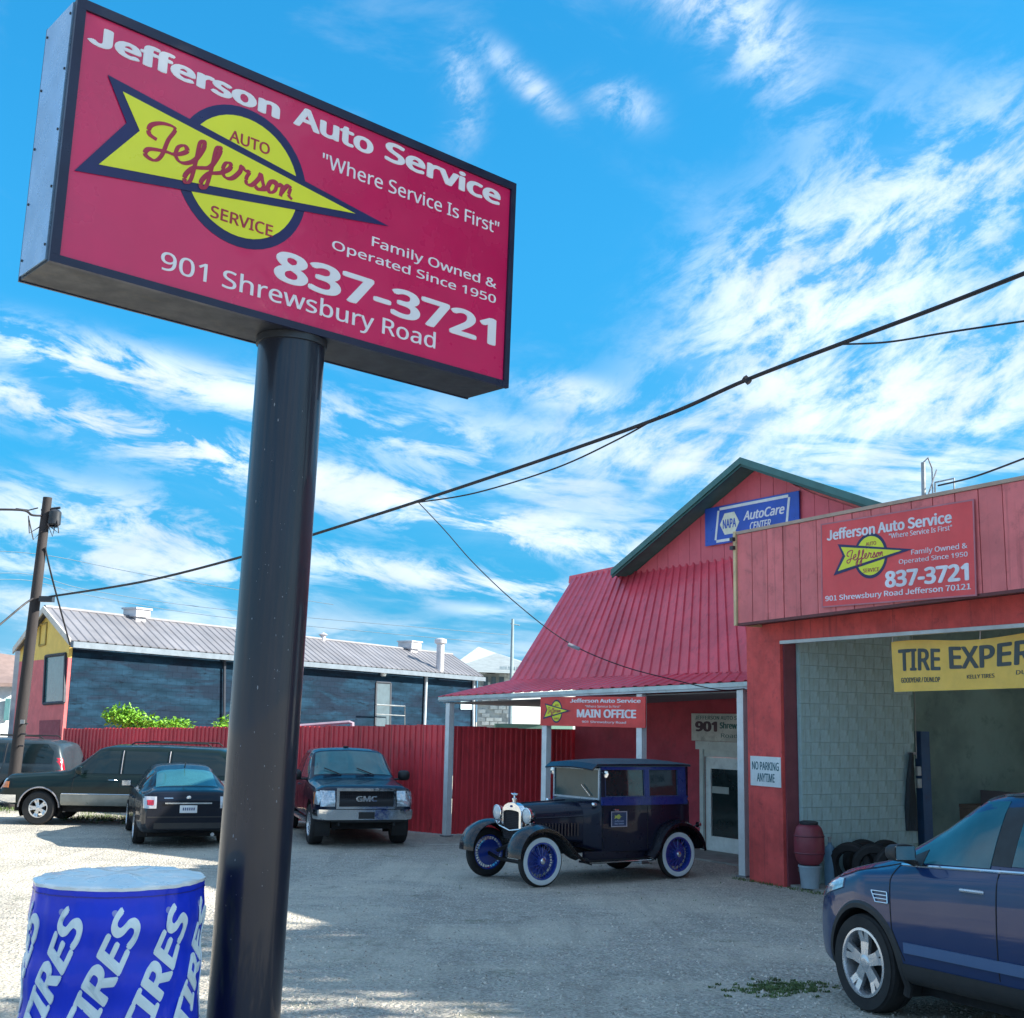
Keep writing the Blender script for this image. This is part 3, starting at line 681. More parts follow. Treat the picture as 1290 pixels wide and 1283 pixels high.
def garage_items():
    # red drum on a pail, tyres along the wall, lift column, bench, gas bottle
    s0 = pil_s+.12
    p = onplane(1020, 1092, GP(s0+.30, 0, 0), M_); p.z = .05
    t = thing('pail', 'grey blue bucket under the red drum just inside the garage door', 'bucket', p)
    MB().lathe([(.13, 0), (.16, .30), (.172, .30), (.172, .33), (.155, .33), (.12, .02), (0, .02)], n=28).build('bucket', mat('pail_plastic', (.28, .36, .42), .45), t, smooth=True)
    MB().tube([(.17*math.cos(a), .17*math.sin(a), .28-.10*math.sin(a)) for a in [math.pi*i/10 for i in range(11)]], .005, 5).build('handle', grey_metal, t)
    t = thing('oil_drum', 'dull red barrel drum standing on a grey bucket by the block wall', 'drum', p+Vector((0, 0, .34)))
    MB().lathe([(.14, 0), (.195, .06), (.225, .17), (.228, .30), (.225, .42), (.19, .54), (.15, .58), (.13, .585), (0, .585)], n=32).build('shell', mat('drum_red', (.22, .035, .055), .45, dirt=.4), t, smooth=True)
    b = MB()
    for z in (.17, .42): b.lathe([(.226, z-.012), (.234, z), (.226, z+.012)], n=32)
    b.build('hoop', mat('drum_hoop', (.14, .03, .05), .5), t, smooth=True)
    MB().lathe([(.135, .586), (.14, .60), (.14, .625), (.10, .64), (0, .64)], n=24).build('lid', dark_metal, t, smooth=True)
    q = onplane(1046, 1092, GP(s0+.20, 0, 0), M_); q.z = .05
    t = thing('gas_cylinder', 'slim pale blue gas cylinder beside the red drum', 'gas cylinder', q)
    MB().lathe([(.085, 0), (.09, .03), (.09, .50), (.07, .57), (.03, .61), (.03, .64), (0, .64)], n=20).build('tank', mat('tank_blue', (.13, .25, .36), .4), t, smooth=True)
    MB().lathe([(.02, .641), (.02, .70), (.035, .70), (.035, .72), (0, .72)], n=12).build('valve', grey_metal, t, smooth=True)
    for i, (s_, d_, lean_, lab) in enumerate(((1072, .45, .25, 'used black tyre leaning at the wall, nearest the gas cylinder'), (1101, .75, .3, 'used black tyre in the middle of the leaning row'), (1128, 1.0, .2, 'used black tyre farthest into the bay, just above the blue car hood'), (1088, .14, .1, 'used black tyre flat behind the gap of the first two tyres'), (1116, .30, .1, 'used black tyre flat behind the last two leaning tyres'))):
        t = thing('loose_tire', lab, 'tire', Vector((*onplane(s_, 1080, GP(s0+d_, 0, 0), M_).xy, .05)), 0, 'tyres leaning inside the garage')
        Mx = Matrix.Rotation(math.atan2(U.y, U.x)+.55+.25*i, 4, 'Z')@Matrix.Translation((0, 0, .33))@Matrix.Rotation(lean_*.4, 4, 'X')
        tyre_mesh(.33, .20, .21, Mx).build('tread', black_rubber, t, smooth=True)
        MB().lathe([(.205, -.07), (.19, 0), (.205, .07)], axis='Y', n=28, M=Mx).build('inner_liner', mat('liner', (.03, .03, .035), .9), t, smooth=True)
    p = P(1167, 1075, 20.6); p.z = .05
    t = thing('lift_column', 'blue vehicle lift column with white control boxes inside the garage', 'lift', p, math.atan2(U.y, U.x))
    bl = mat('lift_blue', (.05, .12, .26), .45, dirt=.4)
    MB().box((-.07, -.10, 0), (.07, .10, 2.35)).build('column', bl, t)
    MB().box((-.22, -.22, 0), (.22, .22, .02)).build('base_plate', dark_metal, t)
    for z in (1.62, 1.42): MB().box((-.055, -.19, z), (.055, -.102, z+.15)).build('control_box', mat('pale_box', (.55, .62, .66), .5), t)
    MB().tube([(0, -.15, 1.9), (0.01, -.15, 2.9), (0, -.14, 4.1)], .012, 6).build('cable', mat('cable_white', (.45, .5, .5), .5), t)
    p = P(1152, 1060, 20.1)
    t = thing('hose_rack', 'dark hoses and coats hanging in the corner behind the lift column', 'hose rack', (p.x, p.y, 1.0))
    q = MB()
    for i in range(4): q.tube([(.02*i, .05*i, 1.05), (.03*i-.05, .05*i, .6), (-.08+.04*i, .04*i, .2), (.05*i-.1, .04, -.2)], [.03, .05, .06, .03], 8)
    q.build('hose', mat('hose_black', (.03, .04, .05), .8), t, smooth=True)
    MB().box((-.10, .08, 1.02), (.12, .12, 1.06)).build('hook_rail', grey_metal, t)
    p = P(1230, 1040, 21.5); 
    t = thing('work_bench', 'brown wooden work bench at the back of the garage bay', 'bench', (p.x, p.y, .05), math.atan2(U.y, U.x))
    wood = mat('bench_wood', (.22, .15, .12), .7, dirt=.4)
    MB().box((-1.0, -.3, 1.06), (1.5, .3, 1.12)).build('bench_top', wood, t)
    MB().box((-1.0, -.29, .82), (1.5, -.26, 1.055)).build('apron', wood, t)
    MB().box((-1.0, .25, 1.121), (1.5, .29, 1.35)).build('back_board', mat('bench_back', (.20, .16, .17), .7), t)
    for x in (-.95, .2, 1.4):
        for y in (-.25, .22): MB().box((x, y, 0), (x+.06, y+.06, 1.059)).build('leg', wood, t)
    # strip light tube hangs unlit near the ceiling
# ------------------------------------------------------------ tyres and wheels (axis along y)
def tyre_mesh(R, w, rim, M=None, n=40):
    h = w/2
    return MB().lathe([(rim, -h*.80), (rim+.012, -h*.95), (R*.80+rim*.2, -h*1.0), (R-.03, -h*.93), (R-.008, -h*.78), (R, -h*.45), (R-.004, -h*.40), (R, -h*.2), (R, h*.2), (R-.004, h*.40), (R, h*.45), (R-.008, h*.78), (R-.03, h*.93), (R*.80+rim*.2, h*1.0), (rim+.012, h*.95), (rim, h*.80), (rim-.005, 0), (rim, -h*.80)], axis='Y', n=n, M=M)

# ------------------------------------------------------------ office building with gable, steep lean-to roof and porch
WB = Vector((3.90, 24.32, 0)); UB = Vector((.545, -.8385, 0)); MBK = Vector((.8385, .545, 0)); NB_ = -MBK
def wp(px, py, off=0.): return onplane(px, py, WB+NB_*off, UB)
def office():
    g = thing('office_building', 'red barn style office with green trimmed gable, steep red metal roof and white posted porch', 'building', WB)
    # wall under the roof
    wl = wp(724, 960); wl.z = 0; seamL = wp(722, 728); seamR = wp(918, 688)
    endR = WB+UB*5.2
    H = 5.6
    m = MB()
    doorL, doorR = (wp(888, 1000)-WB).dot(UB), (wp(945, 1000)-WB).dot(UB)
    s0 = (wl-WB).dot(UB); dz = wp(905, 945).z
    def sg(mb, a, b, d0, d1, z0, z1): return mb.prism([WB+UB*a+MBK*d0+Vector((0, 0, z0)), WB+UB*b+MBK*d0+Vector((0, 0, z0)), WB+UB*b+MBK*d1+Vector((0, 0, z0)), WB+UB*a+MBK*d1+Vector((0, 0, z0))], (0, 0, z1-z0))
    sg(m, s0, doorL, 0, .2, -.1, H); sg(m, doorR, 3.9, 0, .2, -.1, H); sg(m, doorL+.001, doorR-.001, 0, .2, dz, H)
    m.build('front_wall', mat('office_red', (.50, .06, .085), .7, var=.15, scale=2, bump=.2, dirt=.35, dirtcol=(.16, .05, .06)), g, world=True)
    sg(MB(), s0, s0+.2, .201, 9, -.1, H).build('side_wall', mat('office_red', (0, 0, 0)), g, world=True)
    struct(sg(MB(), s0+.2, 3.6, -1.2, -.002, -.05, .03).build('office_floor', concrete))
    # gable wall in vertical boards
    apex = wp(932, 578, .68); gl = wp(771, 718, .68); gr = wp(1105, 634, .68)
    half = (apex-gl).dot(UB)
    slope = (apex.z-gl.z)/half; slopeR = (apex.z-gr.z)/(gr-apex).dot(UB)
    apex = apex+Vector((0, 0, .03)); sA = (apex-WB).dot(UB); zb = seamL.z-.15
    over = .65
    s = sA-half+.25; i = 0
    # boards of the gable, each one cut to the roof line
    while s < sA+half+1.6:
        e = min(s+.34, sA+half+1.6); tz = lambda q: apex.z-(.14 if q < sA else .14+min(.16, (q-sA)*.12))-abs(q-sA)*(slope if q < sA else slopeR)
        za, zc = max(tz(s), zb+.0), max(tz(e), zb+.0); mid = []
        if s < sA < e: mid = [WB+UB*sA+Vector((0, 0, tz(sA)))]
        if max(za, zc) > zb+.05:
            off = random.uniform(-.003, .003)
            pts = [WB+UB*(s+.004)+Vector((0, 0, zb)), WB+UB*(e-.004)+Vector((0, 0, zb)), WB+UB*(e-.004)+Vector((0, 0, zc))]+mid+[WB+UB*(s+.004)+Vector((0, 0, za))]
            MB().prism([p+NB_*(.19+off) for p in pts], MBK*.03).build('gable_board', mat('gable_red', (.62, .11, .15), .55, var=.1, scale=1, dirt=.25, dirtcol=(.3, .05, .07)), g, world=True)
        s += .34
    core = [WB+UB*(sA-half+.3)+Vector((0, 0, zb)), WB+UB*(sA+half+.3)+Vector((0, 0, zb)), WB+UB*sA+Vector((0, 0, apex.z-.20))]
    MB().prism([p+NB_*.155 for p in core], MBK*.3).build('gable_core', red_paint, g, world=True)
    # gable roof: two slopes, verge boards and green soffit
    th = .12; back = 9.5; BK = Vector((.33, .944, 0))
    for sg_ in (-1, 1):
        hf = half+.05 if sg_ < 0 else half+2.; A = WB+UB*sA+Vector((0, 0, apex.z-.03)); E = WB+UB*(sA+sg_*hf)+Vector((0, 0, apex.z-.03-hf*(slope if sg_ < 0 else slopeR)))
        f0 = NB_*(.16+over-.16)
        ns = 11
        MB().prism([A+f0, E+f0, E+f0-Vector((0, 0, .06)), A+f0-Vector((0, 0, .06))], BK*back).build('roof_slope', green_trim if sg_ < 2 else None, g, world=True)
        # fascia pair along the verge
        MB().prism([A+f0+NB_*.03+Vector((0, 0, .03)), E+f0+NB_*.03+Vector((0, 0, .03)), E+f0+NB_*.03-Vector((0, 0, .10)), A+f0+NB_*.03-Vector((0, 0, .10))], MBK*.028).build('verge_board', mat('verge_green', (.045, .15, .15), .5), g, world=True)
        MB().prism([A+f0-Vector((0, 0, .102)), E+f0-Vector((0, 0, .102)), E+f0-Vector((0, 0, .15)), A+f0-Vector((0, 0, .15))], MBK*.03).build('verge_board', green_trim, g, world=True)
        MB().prism([A+f0+MBK*.032-Vector((0, 0, .062)), E+f0+MBK*.032-Vector((0, 0, .062)), E+f0+MBK*.032-Vector((0, 0, .09)), A+f0+MBK*.032-Vector((0, 0, .09))], MBK*(over-.14)).build('soffit', mat('soffit_green', (.06, .20, .18), .7), g, world=True)
    # steep roof: sheets from the seam down to the eaves line
    TL, TR = seamL, wp(930, 685); 
    pR = Vector((3.92, 20.28, 0)); pL = Vector((-1.26, 26.14, 0))
    d = (pL-pR); d.z = 0; Lp = d.length; d.normalize(); inn = Vector((-d.y, d.x, 0)); 
    if inn.dot(MBK) < 0: inn = -inn
    def ep(px, py, o): return onplane(px, py, pR+inn*o, d)
    BL, BR = ep(642, 858, .75), ep(948, 847, .75)
    n = 17
    nrm = (TR-TL).cross(BL-TL).normalized()
    if nrm.dot(NB_) < 0: nrm = -nrm
    def surf(a, b): return (TL*(1-a)+TR*a)*(1-b)+(BL*(1-a)+BR*a)*b
    nsh, ribs = 9, 3
    for i in range(nsh):
        cols = []
        for k in range(ribs):
            for f, o in ((0, 0), (.55, 0), (.64, .032), (.86, .032), (.95, 0)): cols.append(((i+(k+f)/ribs)/nsh, o))
        cols.append(((i+1)/nsh, 0))
        out = [[surf(a, b)+nrm*o for b in (0, .33, .66, 1)] for a, o in cols]
        inn_ = [[surf(a, b)+nrm*(o-.012) for b in (0, .33, .66, 1)] for a, o in cols]
        MB().slab(out, inn_).build('roof_sheet', red_metal, g, world=True)
    # seam cap along the top
    e = (TR-TL).normalized()
    MB().prism([TL-e*.12+Vector((0, 0, .03))+nrm*.02, TR+Vector((0, 0, .03))+nrm*.02, TR+nrm*.05-Vector((0, 0, .16)), TL-e*.12+nrm*.05-Vector((0, 0, .16))], nrm*.012).build('ridge_cap', red_metal, g, world=True)
    # shallow skirt roof to the gutter
    GL_, GR_ = ep(552, 878, -.12), ep(945, 858, -.12)
    def sk(a, b): return (BL*(1-a)+BR*a)*(1-b)+(GL_*(1-a)+GR_*a)*b
    nr2 = (BR-BL).cross(GL_-BL).normalized(); nr2 = nr2 if nr2.z > 0 else -nr2
    cols = []
    for i in range(30):
        for f, o in ((0, 0), (.5, 0), (.6, .02), (.85, .02), (.95, 0)): cols.append(((i+f)/30, o))
    cols.append((1, 0))
    MB().slab([[sk(a, b)+nr2*(o+.008) for b in (0, .5, 1)] for a, o in cols], [[sk(a, b)+nr2*(o-.004) for b in (0, .5, 1)] for a, o in cols]).build('skirt_roof', red_metal, g, world=True)
    # closing triangle at the left end and hip strip
    bk = TL+MBK*.3
    MB().prism([BL-nr2*.02, GL_-nr2*.02, GL_+inn*1.6+Vector((0, 0, .05)), BL+MBK*1.2], Vector((0, 0, .02))).build('skirt_hip', red_metal, g, world=True)
    MB().prism([TL-nrm*.02-e*.0, BL-nrm*.02, BL+MBK*3.4, TL+MBK*1.5], -e*-.02).build('end_gable', mat('office_red', (0, 0, 0)), g, world=True)
    # beam/gutter, ceiling and posts
    uu = (GR_-GL_).normalized()
    MB().prism([GL_-Vector((0, 0, .008)), GR_-Vector((0, 0, .008)), GR_-Vector((0, 0, .085)), GL_-Vector((0, 0, .075))], inn*.10).build('gutter', mat('gutter_white', (.45, .55, .58), .4, .2, dirt=.3), g, world=True)
    MB().prism([GL_-Vector((0, 0, .078))+inn*.02, GR_-Vector((0, 0, .088))+inn*.02, GR_-Vector((0, 0, .13))+inn*.02, GL_-Vector((0, 0, .10))+inn*.02], inn*.12).build('porch_beam', mat('beam_white', (.50, .55, .60), .6, dirt=.4), g, world=True)
    wR = WB+UB*2.2; 
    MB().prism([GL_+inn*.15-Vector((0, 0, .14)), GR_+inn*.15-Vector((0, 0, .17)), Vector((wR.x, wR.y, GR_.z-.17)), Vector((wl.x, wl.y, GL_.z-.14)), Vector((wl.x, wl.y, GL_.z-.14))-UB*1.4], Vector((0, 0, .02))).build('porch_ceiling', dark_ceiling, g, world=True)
    return g, wl, doorL, doorR, dz, d, inn, pR, pL, GL_, GR_
OFF = office()
def porch():
    g, wl, doorL, doorR, dz, d, inn, pR, pL, GL_, GR_ = OFF
    yaw = math.atan2(d.y, d.x)
    for px, lab in ((565, None), (688, None), (808, None), (936, None)):
        p = onplane(px, 960, pR, d); f = (p-pR).dot(d)/(pL-pR).length
        zt = GR_.z*(1-f)+GL_.z*f-.135
        o = MB().box((-.065, -.065, 0), (.065, .065, zt)).build('porch_post', white_paint, g)
        o.location = Vector((p.x, p.y, 0))-g.location; o.rotation_euler = (0, 0, yaw)
        o = MB().box((-.10, -.10, 0), (.10, .10, .03)).build('post_foot', grey_metal, g)
        o.location = Vector((p.x, p.y, 0))-g.location; o.rotation_euler = (0, 0, yaw)
    # MAIN OFFICE board
    o_ = .02
    q = pR-inn*.08
    A = onplane(681, 879, q, d); B = onplane(813, 877, q, d); C_ = onplane(681, 915, q, d)
    w = (B-A).length; h = A.z-C_.z; c = (A+B)/2; c.z = (A.z+B.z)/2-h/2
    MS = basis(c, -d, (0, 0, 1), -inn)
    t = thing('main_office_sign', 'red MAIN OFFICE sign with yellow dart hanging under the porch roof', 'sign', c)
    MB().box((-w/2, -h/2, -.02), (w/2, h/2, 0), MS).build('board', mat('office_sign_red', (.70, .05, .05), .45), t, world=True)
    L = MB(); text(L, 'Jefferson Auto Service', -w*.20, h*.30, w*.46, h*.44, MS, .004, .03); text(L, '"Where Service Is First"', -w*.05, h*.14, w*.28, h*.22, MS, .004)
    text(L, 'MAIN OFFICE', -w*.13, -h*.20, w*.42, h*.08, MS, .004, .04); text(L, '901 Shrewsbury Road', -w*.08, -h*.40, w*.33, -h*.30, MS, .004, .005)
    L.build('lettering', sign_white, t, world=True)
    sq_ = .28*w/(1.56*1.2*h); logo(t, MS@Matrix.Translation((-w*.33+.38*1.2*h*sq_, -.04, 0)), h*1.2, z0=.0005, squash=sq_)
    # 901 board over the door
    A, B, C_ = wp(871, 899, .06), wp(955, 893, .06), wp(870, 933, .06)
    w = (B-A).length; h = A.z-C_.z; c = (A+B)/2; c.z = A.z-h/2; MS = basis(c, UB, (0, 0, 1), NB_)
    t = thing('door_number_board', 'weathered pale board with number 901 above the office door', 'sign', c)
    MB().box((-w/2, -h/2, -.03), (w/2, h/2, 0), MS).build('board', mat('old_board', (.62, .62, .55), .7, var=.15, dirt=.5, dirtcol=(.2, .2, .18)), t, world=True)
    L = MB(); text(L, '901', -w*.44, -h*.16, -w*.10, h*.22, MS, .004, .06); L.build('lettering', mat('brown_ink', (.09, .05, .06), .6), t, world=True)
    L = MB(); text(L, 'JEFFERSON AUTO SERVICE', -w*.44, h*.28, w*.42, h*.42, MS, .003, .01); text(L, 'Shrewsbury', -w*.06, -h*.10, w*.42, h*.20, MS, .003, .03); text(L, 'Road', -w*.04, -h*.36, w*.2, -h*.2, MS, .003, .0)
    L.build('lettering', mat('green_ink', (.06, .17, .15), .6), t, world=True)
    # door with frame, glass, push bar and card
    A, B = wp(888, 1072), wp(945, 1072); w = doorR-doorL; c0 = WB+UB*doorL
    MD = basis(c0, UB, (0, 0, 1), NB_)
    t = thing('office_door', 'white framed glass office door behind the right porch post', 'door', c0)
    trim = mat('door_trim', (.64, .68, .62), .6, dirt=.3)
    for nm, lo, hi in (('jamb', (-.10, -.0, -.05), (.0, dz, .05)), ('jamb', (w, 0, -.05), (w+.1, dz, .05)), ('head', (-.16, dz-.0, -.04), (w+.16, dz+.16, .10)), ('head', (.001, dz-.14, -.05), (w-.001, dz-.001, .02))):
        MB().box(lo, hi, MD).build(nm, trim, t, world=True)
    dh = dz-.145
    wd = mat('door_white', (.80, .84, .80), .5, dirt=.2)
    MB().box((.002, .02, -.08), (.15, dh, -.02), MD).build('stile', wd, t, world=True); MB().box((w-.16, .02, -.08), (w-.002, dh, -.02), MD).build('stile', wd, t, world=True)
    MB().box((.151, .02, -.08), (w-.161, .30, -.02), MD).build('rail', wd, t, world=True); MB().box((.151, dh-.22, -.08), (w-.161, dh, -.02), MD).build('rail', wd, t, world=True)
    MB().box((.151, .301, -.06), (w-.161, dh-.221, -.05), MD).build('glass', mat('door_glass', (.02, .035, .035), .05, spec=.8), t, world=True)
    MB().box((.155, 1.12, -.048), (w*.5, 1.25, -.045), MD).build('card', mat('pale_card', (.4, .42, .38), .6), t, world=True)
    MB().tube([MD@Vector((w-.2, 1.0, -.018)), MD@Vector((w-.2, 1.0, .03)), MD@Vector((w-.2, 1.35, .03)), MD@Vector((w-.2, 1.35, -.018))], .012, 6).build('handle', chrome, t, world=True)
    q = MB()
    for x, z, s in ((.25, .65, .10), (.38, .55, .12), (.3, 1.6, .15)): q.lathe([(s, 0), (s*.7, .02), (0, .03)], n=10, M=MD@Matrix.Translation((x, z, -.10)))
    # electric box and conduit beside the post
    # NAPA style auto care board on the gable
    A, B, C_ = wp(888, 641, .25), wp(1006, 619, .25), wp(888, 688, .25)
    w = (B-A).length; h = A.z-C_.z; c = (A+B)/2; c.z = (A.z+B.z)/2-h/2
    ux = (B-A).normalized(); ux.z *= .0; ux.normalize()
    MS = basis(c, ux, (0, 0, 1), NB_)
    t = thing('auto_care_sign', 'blue NAPA AutoCare Center sign with white border on the red gable', 'sign', c)
    MB().box((-w/2, -h/2, -.03), (w/2, h/2, 0), MS).build('board', mat('care_blue', (.02, .08, .48), .35), t, world=True)
    q = MB(); a, b, hh = -w*.38, w*.37, h*.42; k = .055; sl = .10
    pts = [(a, -hh), (b, -hh), (b+sl, hh), (a+sl, hh)]
    def bar(p, q_, wd_): 
        p, q_ = Vector((*p, 0)), Vector((*q_, 0)); e = (q_-p).normalized(); nn = Vector((-e.y, e.x, 0))*wd_/2
        return [MS@(x+Vector((0, 0, .0005))) for x in (p-nn, q_-nn, q_+nn, p+nn)]
    for i in range(4):
        p, q_ = Vector(pts[i]), Vector(pts[(i+1) % 4]); e = (q_-p).normalized()*.028
        q.prism(bar(p+e, q_-e, k), MS.to_3x3()@Vector((0, 0, .005)))
    q.build('border', white_paint, t, world=True)
    hx = MB(); cx_ = -w*.22; r = h*.34
    hx.prism([MS@Vector((cx_+r*1.05*math.cos(math.pi/3*i), r*math.sin(math.pi/3*i)*.95, .0005)) for i in range(6)], MS.to_3x3()@Vector((0, 0, .006))); hx.build('hexagon', mat('care_pale', (.75, .76, .62), .4), t, world=True)
    L = MB(); text(L, 'NAPA', cx_-r*.72, -h*.12, cx_+r*.72, h*.12, MS@Matrix.Translation((0, 0, .007)), .002, .03); L.build('lettering', mat('care_blue', (0, 0, 0)), t, world=True)
    L = MB(); Q = MS@Matrix.Translation((0, 0, .001)); text(L, 'AutoCare', -w*.07, .0, w*.36, h*.24, Q, .004, .03, .25); text(L, 'CENTER', -w*.0, -h*.27, w*.22, -h*.07, Q, .004, .025, .25); L.build('lettering', sign_white, t, world=True)
porch()

# ------------------------------------------------------------ long dark building with pink and yellow end
def dark_building():
    Y0 = 36.
    e0 = P(88, 808, Y0); hE = e0.z
    # bearing of the long side
    e1 = P(601, 853, Y0*1.55)
    a = Vector((e0.x, e0.y, 0)); b = Vector((e1.x, e1.y, 0)); dl = (b-a); L = dl.length; dl.normalize()
    de = Vector((-.62, .784, 0)); Wd = 5.6
    c = a+de*Wd
    for _ in range(40):
        q = c; r = math.atan2(q.x, q.y); tgt = math.atan2(ray(21, 860).x, ray(21, 860).y)
        c = c + de*(.2 if r > tgt else -.2)
    Wd = (c-a).length
    ap = a+de*(Wd*.42); za = zat(ap.x, ap.y, 767); z1 = hE
    ap2 = b+de*(Wd*.42); zb = zat(b.x, b.y, 853); c2 = b+de*Wd
    g = thing('warehouse', 'long dark blue grey block warehouse with ribbed metal roof and pink and yellow end wall', 'building', a)
    zc = hE
    V = lambda p, z: Vector((p.x, p.y, z))
    dark = mat('dark_wall', (.012, .036, .066), .9, spec=.06, var=.35, scale=1.1, stretch=(.6, .6, 3.0), bump=.3, dirt=.9, dirtcol=(.006, .011, .020), col2=(.012, .024, .045), thr=(.45, .6))
    a_ = a+dl*.14; MB().prism([V(a_, -.2), V(b, -.2), V(b, zb-.06), V(a_, hE-.06)], -Vector((dl.y, -dl.x, 0))*-.0+Vector((-dl.y, dl.x, 0))*.25).build('long_wall', dark, g, world=True)
    # relief block courses on the long wall
    q = MB(); out = Vector((dl.y, -dl.x, 0)); R = random.Random(9)
    for k in range(0, 11):
        s = .4*(k % 2)*.5
        while s < L-1:
            w = .9
            if R.random() < .0: q.prism([V(a+dl*s, k*.4), V(a+dl*(s+w-.03), k*.4), V(a+dl*(s+w-.03), k*.4+.38), V(a+dl*s, k*.4+.38)], out*R.uniform(.006, .016))
            s += w
    nt = dark.node_tree; N = NB(nt); bs = nt.nodes['Principled BSDF']; src = bs.inputs['Base Color'].links[0].from_socket
    wc = N.n('ShaderNodeSeparateXYZ', ins={0: N.n('ShaderNodeMapping', vector_type='TEXTURE', ins={0: N.n('ShaderNodeTexCoord').outputs['Object'], 2: (0, 0, math.atan2(dl.y, dl.x))}).outputs[0]})
    wv = N.n('ShaderNodeCombineXYZ', ins={0: wc.outputs[0], 1: wc.outputs[2]}).outputs[0]
    bk = N.n('ShaderNodeTexBrick', ins={'Vector': wv, 'Color1': (1, 1, 1, 1), 'Color2': (.86, .86, .86, 1), 'Mortar': (.72, .72, .72, 1), 'Scale': 1., 'Mortar Size': .012, 'Brick Width': .42, 'Row Height': .21})
    nt.links.new(N.mix(1., src, bk.outputs[0], 'MULTIPLY'), bs.inputs['Base Color'])
    pink = mat('pink_wall', (.60, .14, .15), .75, var=.1, dirt=.3, dirtcol=(.3, .08, .1)); yel = mat('yellow_gable', (.72, .50, .12), .75, var=.08, dirt=.2, dirtcol=(.35, .28, .1))
    nin = Vector((-de.y, de.x, 0)); nin = nin if nin.dot(dl) > 0 else -nin; nout = -nin
    zsp = zat((a+de*.3).x, (a+de*.3).y, 829)
    MB().prism([V(a, -.2), V(c, -.2), V(c, zsp), V(a, zsp)], nin*.10).build('end_wall', pink, g, world=True)
    MB().prism([V(a, zsp+.003), V(c, zsp+.003), V(c, hE-.1), V(ap, za-.08), V(a, hE-.06)], nin*.10).build('gable_wall', yel, g, world=True)
    MB().prism([V(c, -.2), V(c2, -.2), V(c2, zb-.1), V(c, hE-.1)], Vector((dl.y, -dl.x, 0))*.2).build('far_wall', pink, g, world=True)
    # pink surround to the tall window and the recessed doorway
    def ewp(px, py, off=.0): return onplane(px, py, a+nout*off, de)
    A, B, C_, D_ = ewp(59, 827), ewp(84, 824), ewp(82, 885), ewp(56, 887)
    MB().prism([x+nout*.012 for x in (A, B, C_, D_)], nin*.01).build('window', mat('teal_glass', (.05, .13, .15), .12, spec=.8), g, world=True)
    fr_ = MB()
    for p, q2 in ((A, B), (B, C_), (C_, D_), (D_, A)): fr_.tube([p+nout*.03, q2+nout*.03], .05, 4)
    fr_.build('window_frame', mat('dark_frame', (.03, .04, .06), .6), g, world=True)
    A, B, C_, D_ = ewp(50, 908), ewp(76, 907), ewp(75, 985), ewp(48, 985)
    MB().prism([x+nout*.012 for x in (A, B, C_, D_)], nin*.01).build('doorway', mat('plum_door', (.22, .035, .06), .7), g, world=True)
    A, B, C_, D_ = ewp(52, 787), ewp(60, 785), ewp(58, 812), ewp(50, 814)
    v = MB()
    for p, q2 in ((A, B), (B, C_), (C_, D_), (D_, A)): v.tube([p+nout*.02, q2+nout*.02], .035, 4)
    v.build('gable_vent_frame', mat('vent_frame', (.38, .28, .08), .7), g, world=True)
    # roof: near slope in ribbed sheets, far slope plain
    ov = .35
    roofm = mat('roof_metal', (.20, .20, .225), .55, .2, piece=.08, var=.15, scale=.7, dirt=.5, dirtcol=(.20, .19, .20))
    A0 = V(a, hE)+out*ov+nout*.2; A1 = V(ap, za)+nout*.2; B0 = V(b, zb)+out*ov; B1 = V(ap2, zat(ap2.x, ap2.y, 826))
    ns = 22; up = (A0-A1).cross(B1-A1).normalized(); up = up if up.z > 0 else -up
    for i in range(ns):
        cols = []
        for k in range(3):
            for f, o in ((0, 0), (.6, 0), (.70, .028), (.84, .028), (.94, 0)): cols.append(((i+(k+f)/3)/ns, o))
        cols.append(((i+1)/ns, 0))
        S = lambda u_, w_: (A1*(1-u_)+B1*u_)*(1-w_)+(A0*(1-u_)+B0*u_)*w_
        MB().slab([[S(u_, w_)+up*(o+.03) for w_ in (0, 1)] for u_, o in cols], [[S(u_, w_)+up*(o) for w_ in (0, 1)] for u_, o in cols]).build('roof_sheet', roofm, g, world=True)
    C0 = V(c, hE-.1)+nout*.2; C1 = V(c2, zb-.1)
    MB().prism([A1+Vector((0, 0, .02)), B1+Vector((0, 0, .02)), C1, C0], Vector((0, 0, -.04))).build('roof_slope', roofm, g, world=True)
    MB().prism([V(b, -.2), V(c2, -.2), V(c2, zb-.1), B1-Vector((0, 0, .1)), V(b, zb-.06)], dl*-.2).build('rear_wall', dark, g, world=True)
    MB().tube([A1+Vector((0, 0, .04)), B1+Vector((0, 0, .04))], .07, 6).build('ridge_cap', roofm, g, world=True)
    MB().prism([A0-Vector((0, 0, .02)), B0-Vector((0, 0, .02)), B0-Vector((0, 0, .20)), A0-Vector((0, 0, .20))], out*.12).build('gutter', mat('gutter_grey', (.16, .20, .25), .5, .3), g, world=True)
    # verge trim on the end
    MB().prism([A0+Vector((0, 0, .06)), A1+Vector((0, 0, .06)), A1-Vector((0, 0, .14)), A0-Vector((0, 0, .14))], nout*.05).build('verge_trim', mat('verge_pale', (.5, .48, .45), .6), g, world=True)
    MB().prism([C0+Vector((0, 0, .06)), A1+Vector((0, 0, .06)), A1-Vector((0, 0, .14)), C0-Vector((0, 0, .14))], nout*.05).build('verge_trim', mat('verge_pale', (0, 0, 0)), g, world=True)
    # roof vents standing on the ridge and a flue at the eaves
    def on_s(px, py): return onplane(px, py, (A0+A1)/2, dl)
